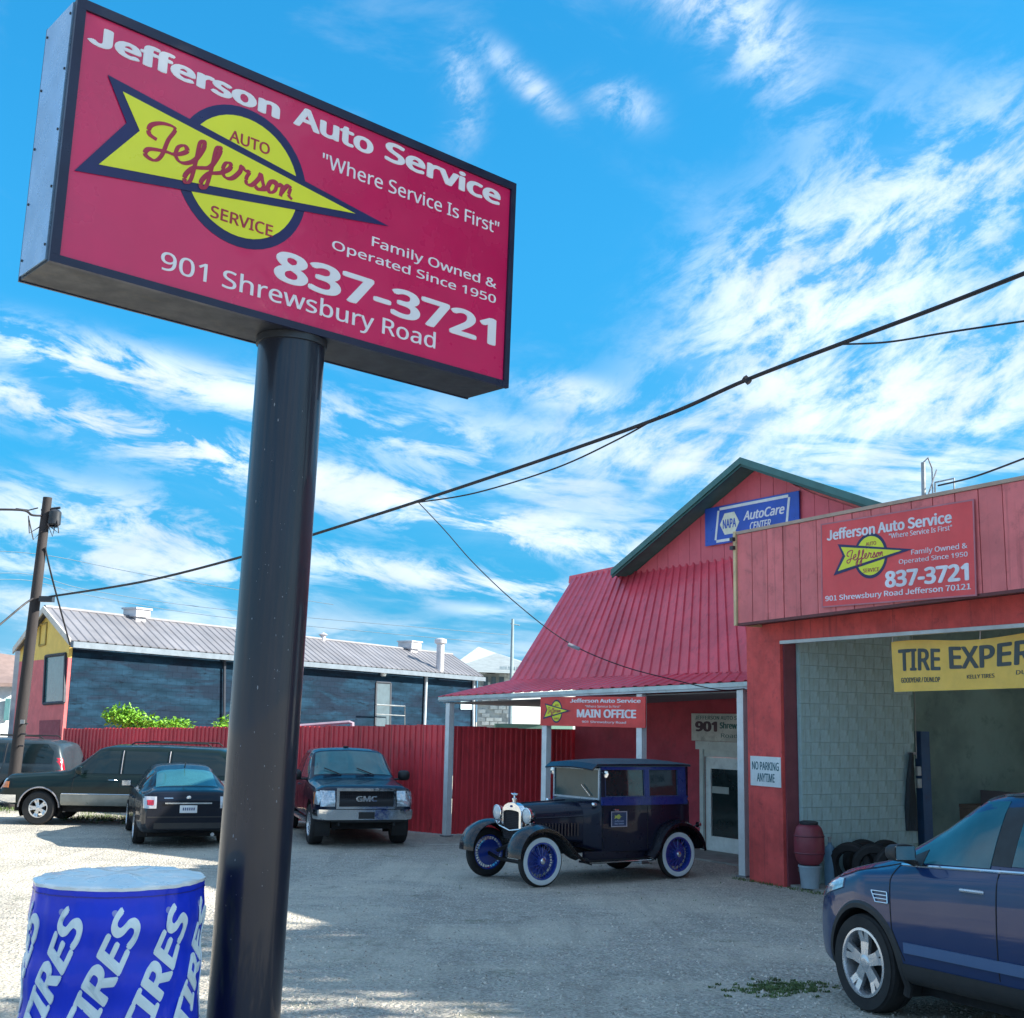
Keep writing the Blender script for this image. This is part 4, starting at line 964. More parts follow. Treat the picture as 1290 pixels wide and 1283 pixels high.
    for (px, py, w, h) in ((172, 778, .62, .42), (516, 818, .75, .5)):
        p = onplane(px, py, ap, dl)
        q = MB(); Mx = Matrix.Translation(p)@Matrix.Rotation(math.atan2(dl.y, dl.x), 4, 'Z')
        q.box((-w/2*.7, -w/2*.7, -.35), (w/2*.7, w/2*.7, 0), Mx); q.box((-w/2, -w/2, 0.001), (w/2, w/2, h*.6), Mx); q.box((-w/2-.05, -w/2-.05, h*.6+.001), (w/2+.05, w/2+.05, h*.6+.06), Mx)
        q.build('roof_vent', mat('vent_pale', (.50, .50, .54), .5, .2), g, world=True)
    p = onplane(554, 845, a+out*.1, dl); q = MB(); q.lathe([(.17, -.3), (.17, 1.15), (.27, 1.2), (.27, 1.35), (.1, 1.42), (0, 1.42)], c=p, n=16); q.build('flue', mat('vent_pale', (0, 0, 0)), g, world=True, smooth=True)
    p = onplane(407, 806, ap, dl); MB().lathe([(.10, -.2), (.10, .12), (.2, .2), (0, .3)], c=p, n=12).build('vent_pipe', mat('vent_pale', (0, 0, 0)), g, world=True)
    # down pipe, door outline, lamp, small pale hatch on the long wall
    def lw(px, py, off=.02): return onplane(px, py, a+out*off, dl)
    MB().tube([lw(537, 852, .08), lw(534, 930, .08)], .07, 8).build('down_pipe', mat('pipe_pale', (.40, .46, .52), .5), g, world=True)
    MB().tube([lw(597, 853, .08), lw(596, 930, .08)], .07, 8).build('down_pipe', mat('pipe_pale', (0, 0, 0)), g, world=True)
    A, B, C_, D_ = lw(474, 860), lw(492, 861), lw(491, 930), lw(472, 930)
    q = MB()
    for p, q2 in ((A, B), (B, C_), (D_, A)): q.tube([p, q2], .05, 4)
    q.build('door_frame', mat('dark_frame', (0, 0, 0)), g, world=True)
    MB().prism([A, B, C_, D_], out*.01).build('wall_door', mat('door_slate', (.06, .10, .13), .6), g, world=True)
    q = MB(); q.tube([lw(474, 888, .7), lw(510, 890, .7), lw(510, 925, .7)], .03, 5); q.tube([lw(474, 900, .7), lw(510, 902, .7)], .02, 5); q.build('stair_rail', grey_metal, g, world=True)
    MB().prism([lw(580, 884, .03), lw(596, 884, .03), lw(596, 894, .03), lw(580, 894, .03)], out*.02).build('hatch', mat('pale_hatch', (.45, .60, .66), .5), g, world=True)
    MB().lathe([(.10, 0), (.13, .15), (0, .22)], c=lw(483, 852, .2), n=10).build('wall_lamp', white_paint, g, world=True)
    q = MB(); q.tube([lw(283, 826, .10), lw(282, 925, .10)], .05, 6); q.build('conduit', mat('dark_frame', (0, 0, 0)), g, world=True)
    # grey block to the left of the end wall
    t = thing('narrow_tower', 'narrow grey and dark red building strip left of the pink end wall', 'building', c+Vector((-.5, .6, 0)))
    p = P(28, 900, 43.); q = P(12, 900, 43.)
    MB().prism([V(p, -.2), V(q, -.2), V(q+Vector((1, 5, 0)), -.2), V(p+Vector((1, 5, 0)), -.2)], (0, 0, P(20, 819, 43).z+.2)).build('wall', mat('tower_grey', (.30, .34, .38), .7), t, world=True)
    p = P(36, 900, 44.); q = P(27, 900, 44.)
    MB().prism([V(p, -.2), V(q, -.2), V(q+Vector((1, 5, 0)), -.2), V(p+Vector((1, 5, 0)), -.2)], (0, 0, P(30, 803, 44).z+.2)).build('stack', mat('tower_pale', (.45, .46, .44), .7), t, world=True)
    # pipe frame standing on the fence side
    t = thing('pipe_frame', 'pale bent pipe rail behind the fence above the pickup', 'pipe rail', P(410, 915, 30).xy.to_3d())
    MB().tube([P(360, 916, 30), P(440, 910, 30), P(444, 911, 30), P(444, 925, 30)], .05, 6).build('pipe', mat('rail_pale', (.38, .30, .38), .5), t, world=True)
dark_building()

def far_buildings():
    V = lambda p, z: Vector((p.x, p.y, z))
    # white house on the far left
    t = thing('white_house', 'white clapboard house with brown roof at the far left edge', 'house', P(5, 930, 52).xy.to_3d())
    a, b = P(-60, 900, 50), P(20, 900, 52); z = P(5, 865, 52).z
    MB().prism([V(a, -.2), V(b, -.2), V(b+Vector((1, 8, 0)), -.2), V(a+Vector((1, 8, 0)), -.2)], (0, 0, z+.2)).build('wall', mat('house_white', (.62, .68, .72), .7), t, world=True)
    rz = P(5, 848, 52).z
    MB().prism([V(a+Vector((-1, -.5, 0)), z-.1), V(b+Vector((.5, -.5, 0)), z-.0), V(b+Vector((.5, 4, 0)), rz+.5), V(a+Vector((-1, 4, 0)), rz+.9)], (0, 0, .15)).build('roof', mat('house_roof', (.22, .16, .15), .8), t, world=True)
    MB().prism([V(P(5, 900, 51.4), P(5, 908, 51.4).z), V(P(11, 900, 51.6), P(11, 908, 51.6).z), V(P(11, 900, 51.6), P(11, 880, 51.6).z), V(P(5, 900, 51.4), P(5, 880, 51.4).z)], (0, .08, 0)).build('window', mat('teal_glass', (0, 0, 0)), t, world=True)
    # pale hip-roofed block house right of the warehouse
    Y = 62.
    t = thing('stone_house', 'pale grey stone house with hipped roof seen between warehouse and porch roof', 'house', P(640, 930, Y).xy.to_3d())
    a, b = P(601, 900, Y), P(700, 900, Y); z = P(640, 850, Y).z
    blk = mat('stone_pale', (.34, .38, .38), .8, var=.25, scale=1.2, dirt=.6, dirtcol=(.15, .18, .18))
    MB().prism([V(a, -.2), V(b, -.2), V(b+Vector((2, 7, 0)), -.2), V(a+Vector((2, 7, 0)), -.2)], (0, 0, z+.2)).build('wall', blk, t, world=True)
    ap = P(590, 812, Y+3); e0 = V(P(560, 850, Y-1), P(590, 846, Y-1).z); e1 = V(P(700, 850, Y-1), z)
    rf = mat('hip_roof', (.26, .30, .32), .7)
    m = MB(); m.add([e0, e1, e1+Vector((2, 8, 0)), e0+Vector((0, 8, 0)), ap+Vector((.5, 2, 0)), ap+Vector((1.5, 2.5, -.3)), ], [(0, 1, 5, 4), (1, 2, 5), (2, 3, 4, 5), (3, 0, 4), (0, 3, 2, 1)]); m.build('roof', rf, t, world=True)
    for i, px in enumerate((612, 622, 632)):
        A = P(px, 858, Y-.05); MB().box((A.x-.12, A.y-.1, A.z-.35), (A.x+.12, A.y, A.z+.2)).build('window', mat('win_dark', (.06, .10, .12), .3), t, world=True)
    R = random.Random(2); q = MB()
    for k in range(26):
        for j in range(10):
            if R.random() < .6:
                x0 = a.x+.05+j*.42+(.2 if k % 2 else 0); q.box((x0, a.y-.05-R.random()*.04, k*.2), (x0+.38, a.y-.002, k*.2+.18))
    stuff(q.build('stone_courses', mat('stone_light', (.52, .57, .57), .8, var=.2), t, world=True))
    # low white shed beyond the porch opening
    t = thing('white_shed', 'bright white shed wall seen over the dark fence beside MAIN OFFICE sign', 'shed', P(665, 930, 40).xy.to_3d())
    a, b = P(646, 900, 40), P(690, 900, 40.5)
    MB().prism([V(a, P(650, 912, 40).z), V(b, P(650, 912, 40).z), V(b+Vector((1, 3, 0)), P(650, 912, 40).z), V(a+Vector((1, 3, 0)), P(650, 912, 40).z)], (0, 0, 1.2)).build('wall', mat('shed_white', (.82, .88, .88), .6), t, world=True)
    MB().prism([V(a, -.2)+Vector((-.6, .02, 0)), V(b, -.2), V(b+Vector((1, 2.9, 0)), -.2), V(a+Vector((.4, 2.9, 0)), -.2)], (0, 0, P(650, 912, 40).z+.19)).build('lower_wall', mat('shed_green', (.05, .12, .10), .7), t, world=True)
    t = thing('mast_pole', 'thin grey mast rising behind the left end of the steep red roof', 'pole', P(644, 930, 45).xy.to_3d())
    MB().tube([V(P(643, 900, 45), 0), P(646, 780, 45)], [.10, .05], 8).build('mast', mat('mast_grey', (.25, .33, .36), .6), t, world=True)
    MB().tube([P(643, 786, 45), P(655, 788, 45)], .02, 5).build('arm', mat('mast_grey', (0, 0, 0)), t, world=True)
far_buildings()

# ------------------------------------------------------------ poles and wires
def utility_pole():
    Y = 31.; top = P(60, 627, Y); bot = P(17, 985, Y); d = (top-bot).normalized(); base = bot-d*((bot.z+.3)/d.z)
    t = thing('utility_pole', 'leaning dark wooden utility pole with transformer can at the left', 'utility pole', Vector((base.x, base.y, 0)))
    wood = mat('pole_wood', (.030, .026, .028), .85, var=.3, scale=2, stretch=(1, 1, .2), bump=.4)
    MB().tube([base, base+d*3, base+d*6, top], [.155, .145, .13, .115], 14).build('shaft', wood, t, world=True, smooth=True)
    q = MB(); c = P(69, 652, Y-.05)
    q.lathe([(.12, -.22), (.16, -.18), (.16, .14), (.10, .20), (0, .22)], c=c, n=16); q.build('junction_can', dark_metal, t, world=True, smooth=True)
    q = MB(); q.tube([P(52, 643, Y), P(76, 640, Y)], .035, 5); q.tube([P(50, 662, Y), P(72, 664, Y)], .03, 5); q.build('bracket', dark_metal, t, world=True)
    q = MB()
    for a, b, c_ in (((36, 650), (37, 672), (50, 664)), ((36, 652), (42, 680), (54, 668)), ((60, 660), (66, 676), (70, 660)), ((64, 664), (74, 672), (72, 655)), ((48, 640), (36, 643), (20, 641))): q.tube([P(*a, Y-.2), P(*b, Y-.25), P(*c_, Y-.15)], .018, 5)
    q.build('loop_wire', mat('wire_black', (.012, .012, .018), .6), t, world=True)
    q = MB(); c = P(59, 755, Y-.1); q.box((c.x-.17, c.y-.1, c.z-.07), (c.x+.17, c.y+.1, c.z+.07)); q.build('splice_box', dark_metal, t, world=True)
    q = MB(); q.box((-.05, -.02, 0), (.05, .02, .1), Matrix.Translation(P(28, 912, Y-.25))); q.build('tag_plate', grey_metal, t, world=True)
    q = MB()
    for (x, y) in ((31, 912), (29, 925), (26, 940)): q.tube([P(x-3, y, Y-.1), P(x+4, y, Y-.25)], .02, 5)
    q.build('step_bolt', dark_metal, t, world=True)
utility_pole()
def catmull(pts, k=8):
    o = []
    for i in range(len(pts)-1):
        p0, p1, p2, p3 = pts[max(i-1, 0)], pts[i], pts[i+1], pts[min(i+2, len(pts)-1)]
        for j in range(k):
            u = j/k; o.append(.5*((2*p1)+(-p0+p2)*u+(2*p0-5*p1+4*p2-p3)*u*u+(-p0+3*p1-3*p2+p3)*u**3))
    return o+[pts[-1]]
wire_m = mat('wire_black', (.012, .012, .018), .6)
def wire(name, label, pts, r, cat='cable'):
    o = MB().tube(catmull([P(*p) for p in pts]), r, 6).build(name, wire_m, smooth=True); tag(o, label, cat); return o
wire('overhead_cable', 'thick black overhead cable sweeping from the utility pole up to the right edge', [(62, 752, 30.9), (180, 733, 28), (300, 703, 25.5), (400, 672, 23.5), (526, 632, 21.3), (690, 577, 18.8), (840, 523, 17), (940, 479, 16), (1060, 433, 14.8), (1180, 388, 13.9), (1320, 333, 13)], .028)
wire('overhead_cable', 'thin line drooping just below the thick cable between its two clamps', [(528, 633, 21.2), (600, 621, 20.1), (700, 590, 18.8), (780, 553, 17.8), (832, 524, 17.2)], .013)
wire('overhead_cable', 'thin line branching off the thick cable toward the right edge', [(1060, 434, 14.8), (1120, 431, 14.2), (1200, 418, 13.5), (1330, 399, 13)], .013)
wire('service_drop', 'thin drop wire from the thick cable down across the steep red roof to the porch', [(526, 632, 21.3), (560, 668, 21.), (597, 710, 20.7), (650, 760, 20.4), (713, 808, 20.1), (780, 838, 19.9), (850, 857, 19.8), (905, 869, 19.8), (938, 868, 20.0)], .009)
o = MB().tube([P(716, 812, 20.05), P(730, 818, 20.0)], .035, 6).build('splice_sleeve', mat('splice_grey', (.25, .25, .3), .5)); tag(o, 'small grey splice sleeve on the drop wire over the red roof', 'splice')
wire('guy_wire', 'guy wire running from the utility pole down to the eaves of the dark warehouse', [(57, 690, 30.9), (66, 730, 31.5), (88, 812, 34.5)], .025)
wire('overhead_cable', 'black service wire leaving the pole top to the left edge', [(52, 650, 30.9), (40, 649, 30.4), (28, 643, 30), (-20, 642, 29.5)], .03)
wire('overhead_cable', 'wire dropping from the pole splice box to the left edge', [(42, 754, 30.9), (30, 762, 30.5), (0, 787, 30), (-20, 803, 29.6)], .025)
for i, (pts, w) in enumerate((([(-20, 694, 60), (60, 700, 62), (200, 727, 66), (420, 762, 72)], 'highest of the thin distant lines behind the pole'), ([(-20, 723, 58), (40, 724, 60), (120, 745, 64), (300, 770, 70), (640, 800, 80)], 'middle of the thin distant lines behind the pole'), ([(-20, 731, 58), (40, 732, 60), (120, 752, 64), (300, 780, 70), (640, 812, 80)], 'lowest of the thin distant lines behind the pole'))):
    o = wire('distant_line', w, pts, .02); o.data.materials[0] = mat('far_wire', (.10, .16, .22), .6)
wire('roof_wire', 'pale wire running from the garage roof rail to the right edge', [(1182, 612, 17.6), (1230, 600, 16.6), (1300, 574, 15.5)], .014)
o = MB().tube([P(938, 476, 15.98), P(944, 482, 15.95)], .05, 6).build('cable_clamp', wire_m); tag(o, 'small clamp on the thick overhead cable', 'clamp')

# ------------------------------------------------------------ plants
leafm = mat('leaf_green', (.16, .36, .03), .5, var=.35, scale=6, spec=.3)
def leaves(mb, c, r, n, size, R, flat=.7):
    for i in range(n):
        v = Vector((R.gauss(0, 1), R.gauss(0, 1), R.gauss(0, 1))); v.normalize(); v *= R.random()**.4
        p = Vector((c[0]+v.x*r[0], c[1]+v.y*r[1], c[2]+v.z*r[2]))
        e = Vector((R.uniform(-1, 1), R.uniform(-1, 1), R.uniform(-flat, flat))).normalized(); f = e.cross(Vector((R.uniform(-1, 1), R.uniform(-1, 1), 1))).normalized()
        s = size*R.uniform(.6, 1.3)
        mb.add([p, p+e*s*.5+f*s*.25, p+e*s, p+e*s*.5-f*s*.25], [(0, 1, 2, 3)])
def shrub(px, py, Y, w, h, n, lab, size=.13):
    R = random.Random(px); c = P(px, py, Y)
    t = thing('shrub', lab, 'shrub', (c.x, c.y, 0))
    L = MB(); S = MB()
    for i in range(9):
        q = Vector((c.x+R.uniform(-w, w)*.8, c.y+R.uniform(-.5, .5), c.z+R.uniform(-.2, h*.7))); leaves(L, q, (w*.52, .5, h*.4), n//9, size, R)
        S.tube([(c.x+R.uniform(-.2, .2), c.y, 0), ((c.x+q.x)/2, q.y, q.z*.6), tuple(q)], [.04, .03, .012], 6)
    L.build('foliage', leafm, t, world=True, fix=False); S.build('stem', mat('stem_brown', (.10, .07, .04), .8), t, world=True)
shrub(186, 912, 35.6, 1.15, .55, 2800, 'bright green leafy shrub rising over the fence before the dark wall')
shrub(284, 916, 35.8, .28, .35, 350, 'small green sprig showing over the fence near the dark pole')
def weeds():
    R = random.Random(11); m = MB()
    def tuft(x, y, n, s):
        for i in range(n):
            a = R.uniform(0, 6.28); l = s*R.uniform(.5, 1.2); p = Vector((x+R.gauss(0, s*.8), y+R.gauss(0, s*.8), 0)); p.z = gz(p.y); d = Vector((math.cos(a), math.sin(a), 0)); w = Vector((-d.y, d.x, 0))*.006
            q = p+d*l*.35+Vector((0, 0, l*.7)); m.add([p-w, p+w, q+w*.6, q-w*.6, p+d*l*.9+Vector((0, 0, l*.8))], [(0, 1, 2, 3), (3, 2, 4)])
    for i in range(150):
        px, py = R.gauss(985, 30), R.gauss(1246, 5); d = ray(px, py); s = None
        y = 5.
        while (CAM+d*(y/d.y)).z > gz(y): y += .05
        p = CAM+d*(y/d.y); tuft(p.x, p.y, 14, .022)
    for i in range(260): tuft(R.uniform(-10, -5.9), R.gauss(28.6, .35), 9, .10)
    for i in range(160): tuft(R.uniform(-14, -9.5), R.gauss(30.6, .35), 9, .10)
    for i in range(50): p = G0+U*R.uniform(-.3, 2.5)-M_*R.uniform(.0, .12); tuft(p.x, p.y, 7, .05)
    for i in range(50): tuft(R.uniform(-1., 3.5), 19.6+R.uniform(-3, 4), 2, .03)
    stuff(tag(m.build('weeds', mat('weed_green', (.09, .14, .04), .7, var=.4, scale=8), fix=False), 'sparse green weeds growing from the gravel', 'weeds'))
weeds()
# unseen tree added outside the right frame edge to keep sun off the tall sign
def add_shade_tree():
    R = random.Random(21); c = Vector((11.5, 4.6, 0))
    t = thing('added_shade_tree', 'broad leafy tree added out of view at right to shade the tall sign', 'tree', (c.x, c.y, gz(4)))
    T = MB(); T.tube([c+Vector((0, 0, 0)), c+Vector((.1, 0, 3)), c+Vector((-.1, .2, 6.5))], [.42, .32, .22], 14)
    L = MB()
    for i in range(44):
        a = R.uniform(0, 6.28); q = c+Vector((math.cos(a)*R.uniform(0, 2.6), math.sin(a)*R.uniform(0, 2.8), R.uniform(8.2, 15.)))
        T.tube([c+Vector((0, .1, R.uniform(4.5, 6.5))), (c+q)/2+Vector((0, 0, 3.2)), q], [.14, .08, .03], 6)
        leaves(L, q, (1.5, 1.7, 1.3), 420, .34, R)
    L.build('foliage', mat('oak_leaf', (.05, .11, .025), .6, var=.35, scale=5), t, world=True, fix=False)
    T.build('trunk', mat('bark', (.10, .08, .06), .9, bump=.5), t, world=True, smooth=True)
add_shade_tree()
def add_back_shade_tree():  # unseen tree added to carry the shade across the near gravel
    R = random.Random(33); c = Vector((15.6, 10.6, 0))
    t = thing('added_back_tree', 'round leafy tree added out of view behind the garage to shade the near lot', 'tree', (c.x, c.y, 0))
    T = MB(); T.tube([c, c+Vector((.1, 0, 3)), c+Vector((-.1, .2, 6.))], [.35, .27, .18], 12)
    L = MB()
    for i in range(34):
        a = R.uniform(0, 6.28); q = c+Vector((math.cos(a)*R.uniform(0, 2.2), math.sin(a)*R.uniform(0, 3.4), R.uniform(7.6, 10.2)))
        T.tube([c+Vector((0, .1, R.uniform(4., 6.))), (c+q)/2+Vector((0, 0, 2.2)), q], [.10, .06, .02], 6)
        leaves(L, q, (1.4, 1.6, 1.1), 520, .36, R)
    L.build('foliage', mat('oak_leaf', (0, 0, 0)), t, world=True, fix=False); T.build('trunk', mat('bark', (0, 0, 0)), t, world=True, smooth=True)
add_back_shade_tree()
# ------------------------------------------------------------ vehicles
def tab(t, x):
    if x <= t[0][0]: return t[0][1]
    for (a, b), (c, d) in zip(t[:-1], t[1:]):
        if x <= c: return b+(d-b)*(x-a)/(c-a)
    return t[-1][1]
class Shell:
    """car body lofted along x (front +x), left side +y; tables are (x, value) with rising x"""
    def __init__(s, top, belt, hw, rw, bot, sm=.07, tumble=.93, k=1.):
        s.T, s.B, s.H, s.R, s.O, s.sm, s.tu = top, belt, hw, rw, bot, sm, tumble
        s.x0, s.x1 = top[0][0], top[-1][0]; s.cache = {}
    def g(s, t, x):
        a = s.sm; return (tab(t, x-a)+2*tab(t, x-a/2)+2*tab(t, x)+2*tab(t, x+a/2)+tab(t, x+a))/8
    def ring(s, x):
        key = round(x, 4)
        if key in s.cache: return s.cache[key]
        t, sh, w, rw, b = s.g(s.T, x), s.g(s.B, x), s.g(s.H, x), s.g(s.R, x), s.g(s.O, x)
        sh = min(sh, t-.03); h = sh-b; k = max(0, min(1, (t-sh-.06)/.3))
        p = [(0, b), (w*.80, b), (w*.955, b+.03), (w*.99, b+.22*h), (w, b+.48*h), (w*.995, b+.72*h), (w*.975, sh-.055), (w*.945, sh), (w*.945*(1-.5*(1-k))*1+ (rw-w*.945)*.5*1*(k)+(0 if k else 0), (sh+t-.03)/2) if k > .3 else (w*.945*.93, sh+(t-sh)*.35), (rw*(1), t-.075*k-.012) if k > .3 else (w*.78, t-.014), (rw*.80, t-.018*k-.006) if k > .3 else (w*.5, t-.006), (0, t)]
        if k > .3:
            p[8] = ((w*.945+rw)/2+.012, (sh+t-.075)/2)
        else:
            q = k/.3
            A = [((w*.945+rw)/2+.012, (sh+t-.075)/2), (rw, t-.075*k-.012), (rw*.8, t-.018*k-.006)]
            for i in range(3): p[8+i] = (p[8+i][0]*(1-q)+A[i][0]*q, p[8+i][1]*(1-q)+A[i][1]*q)
        for _ in range(2):
            o = [p[0]]
            for a, c in zip(p[:-1], p[1:]):
                o += [(a[0]*.75+c[0]*.25, a[1]*.75+c[1]*.25), (a[0]*.25+c[0]*.75, a[1]*.25+c[1]*.75)]
            p = o+[p[-1]]
        s.cache[key] = p; return p
    def y(s, x, z):
        r = s.ring(min(max(x, s.x0), s.x1)); best = None
        for (a, b), (c, d) in zip(r[:-1], r[1:]):
            if min(b, d) <= z <= max(b, d) and abs(d-b) > 1e-6:
                v = a+(c-a)*(z-b)/(d-b); best = v if best is None else max(best, v)
        return best if best is not None else 0.
    def z(s, x, y):
        r = s.ring(min(max(x, s.x0), s.x1)); y = abs(y)
        for (a, b), (c, d) in zip(r[::-1][:-1], r[::-1][1:]):
            if min(a, c) <= y <= max(a, c) and abs(c-a) > 1e-6: return b+(d-b)*(y-a)/(c-a)
        return s.g(s.B, x)
    def fx(s, y, z, front=True):
        y = abs(y); st = .01
        x = s.x1 if front else s.x0
        for i in range(140):
            r = s.ring(x)
            if z <= r[-1][1] and z >= r[0][1] and s.y(x, z) >= y: return x
            x += -st if front else st
        return x
    def body(s, name, m, parent, arches=(), R=.4, depth=.30, dark=None, nst=120):
        xs = [s.x0+(s.x1-s.x0)*i/nst for i in range(nst+1)]
        mb = MB(); rows = []
        for x in xs:
            r = s.ring(x); rows.append([(x, y, z) for y, z in r]+[(x, -y, z) for y, z in r[::-1][1:-1]])
        mb.grid(rows, closed=True); n = len(rows[0]); mb.f += [tuple(range(n)), tuple(len(mb.v)-n+i for i in range(n))[::-1]]; mb.mi += [0, 0]
        o = mb.build(name, [m, dark or black_rubber], parent)
        if arches:
            me = o.data; bm = bmesh.new(); bm.from_mesh(me); cz = R*.82
            for ax in arches:
                w = s.y(ax, .6)-.35
                for v in bm.verts:
                    dx, dz = v.co.x-ax, v.co.z-cz; d = math.hypot(dx, dz)
                    if abs(v.co.y) > w and abs(d-R) < .032 and d > 0: v.co.x = ax+dx/d*R; v.co.z = cz+dz/d*R
                kill = [f for f in bm.faces if abs(f.calc_center_median().y) > w and math.hypot(f.calc_center_median().x-ax, f.calc_center_median().z-cz) < R*.995]
                bmesh.ops.delete(bm, geom=kill, context='FACES')
            bm.to_mesh(me); bm.free()
            for ax in arches:
                for sd_ in (1, -1):
                    w = s.y(ax, .6); g_ = []
                    for i in range(31):
                        a = rad(-25+230*i/30); x, z = ax+R*math.cos(a), cz+R*math.sin(a); yo = s.y(x, max(z, s.g(s.O, x)+.04))
                        g_.append([(ax, sd_*(w-depth-.05), cz), (x, sd_*(w-depth-.05), z), (x, sd_*(yo-.004), z)])
                    MB().grid(g_).build('wheel_well', dark or black_rubber, parent, smooth=True)
        me = o.data; me.polygons.foreach_set('use_smooth', [True]*len(me.polygons)); me.set_sharp_from_angle(angle=rad(32))
        return o
    def side(s, name, m, parent, x0, x1, lo, hi, sides=(1, -1), off=.006, th=.012, nx=16, nz=5, label=None, inset=.0):
        """patch on the flank between curves lo(x), hi(x)"""
        out = []
        for sd_ in sides:
            f = lambda x, z, o: (x, sd_*(s.y(x, z)+o), z)
            X = [x0+(x1-x0)*i/nx for i in range(nx+1)]
            zz_ = lambda x, j: lo(x)+(hi(x)-lo(x))*j/nz
            out.append(MB().slab([[f(x, zz_(x, j), off) for j in range(nz+1)] for x in X], [[f(x, zz_(x, j), off-th) for j in range(nz+1)] for x in X]).build(name, m, parent, smooth=True, label=label))
        return out
    def line(s, name, m, parent, pts, r, sides=(1, -1), off=.0, n=6, sub=6):
        for sd_ in sides:
            P_ = []
            for (a, b), (c, d) in zip(pts[:-1], pts[1:]):
                for i in range(sub): P_.append((a+(c-a)*i/sub, b+(d-b)*i/sub))
            P_.append(pts[-1])
            MB().tube([(x, sd_*(s.y(x, z)+off), z) for x, z in P_], r, n).build(name, m, parent, smooth=True)
    def upper(s, name, m, parent, xa, xb, w, off=.006, th=.012, nx=10, ny=14, label=None):
        """patch on the upper surface (windscreen, hood panel); w(x) half width"""
        X = [xa+(xb-xa)*i/nx for i in range(nx+1)]
        f = lambda x, j, o: (x, w(x)*(2*j/ny-1), s.z(x, w(x)*(2*j/ny-1))+o)
        return MB().slab([[f(x, j, off) for j in range(ny+1)] for x in X], [[f(x, j, off-th) for j in range(ny+1)] for x in X]).build(name, m, parent, smooth=True, label=label)
    def end(s, name, m, parent, y0, y1, z0, z1, front=True, off=.012, th=.03, ny=10, nz=5, label=None, zf=None):
        sg = 1 if front else -1
        f = lambda i, j, o: ((s.fx(y0+(y1-y0)*i/ny, z0+(z1-z0)*j/nz, front)+sg*o), y0+(y1-y0)*i/ny, z0+(z1-z0)*j/nz)
        return MB().slab([[f(i, j, off) for j in range(nz+1)] for i in range(ny+1)], [[f(i, j, off-th) for j in range(nz+1)] for i in range(ny+1)]).build(name, m, parent, smooth=True, label=label)

def alloy(t, x, y, R, w, rim, m, spokes=5, sgn=1, tyre=black_rubber, dark=None, width=.5, double=True, ang0=0.):
    """wheel with tyre, rim, spokes and hub as one part with sub-parts"""
    Mx = Matrix.Translation((x, y, R))
    ty = tyre_mesh(R, w, rim, Mx).build('wheel', tyre, t, smooth=True)
    o = w/2*sgn
    MB().lathe([(rim+.006, o*.86), (rim+.004, o*.96), (rim-.014, o*.98), (rim-.022, o*.8), (rim-.03, 0), (rim-.03, -o*.8), (rim+.004, -o*.8)], axis='Y', n=44, M=Mx).build('rim', m, ty, smooth=True)
    MB().lathe([(0, o*.1), (rim*.6, o*.1), (rim*.6, o*.16), (0, o*.16)], axis='Y', n=28, M=Mx).build('brake_disc', mat('brake_grey', (.06, .06, .065), .6, .5), ty)
    sp = MB()
    for i in range(spokes):
        for dd in ((-.15, .15) if double else (0,)):
            a = ang0+2*math.pi*i/spokes+dd; a2 = ang0+2*math.pi*i/spokes+dd*1.15
            c_, s_ = math.cos(a), math.sin(a)
            w0, w1 = (.030, .024) if double else (rim*.17, rim*.13)
            def q(rr, ww, yy, an): return [Mx@Vector((rr*math.cos(an)-ww*math.sin(an), yy, rr*math.sin(an)+ww*math.cos(an))), Mx@Vector((rr*math.cos(an)+ww*math.sin(an), yy, rr*math.sin(an)-ww*math.cos(an)))]
            A = q(rim*.16, w0, o*.80, a); B = q(rim*.6, w0*.8, o*.74, a); C_ = q(rim*.97, w1, o*.86, a2)
            A2 = q(rim*.16, w0, o*.55, a); B2 = q(rim*.6, w0*.8, o*.5, a); C2 = q(rim*.97, w1, o*.55, a2)
            sp.slab([A, B, C_], [A2, B2, C2])
    sp.build('spoke_set', m, ty)
    MB().lathe([(rim*.22, o*.5), (rim*.22, o*.80), (rim*.17, o*.86), (rim*.10, o*.865), (0, o*.87)], axis='Y', n=24, M=Mx).build('hub', m, ty, smooth=True)
    return ty
glass = mat('car_glass', (.010, .022, .028), .03, spec=.5, ior=1.5, var=.05)
rubber = black_rubber
plastic = mat('black_plastic', (.02, .021, .024), .55, var=.1)
lampg = mat('lamp_clear', (.50, .55, .6), .08, .45, coat=1., var=.25, scale=25)
redlamp = mat('lamp_red', (.42, .01, .03), .12, coat=1.)
amber = mat('lamp_amber', (.70, .20, .04), .15, coat=1.)
alum = mat('alloy_silver', (.62, .63, .66), .25, .75, var=.04)
def handle(S, t, x, z, m, L=.20):
    for sd_ in (1, -1):
        y = S.y(x, z)
        MB().tube([(x-L/2, sd_*(y-.005), z), (x-L/2+.03, sd_*(y+.03), z+.004), (x+L/2-.03, sd_*(y+.03), z+.004), (x+L/2, sd_*(y-.005), z)], .013, 8).build('door_handle', m, t, smooth=True)
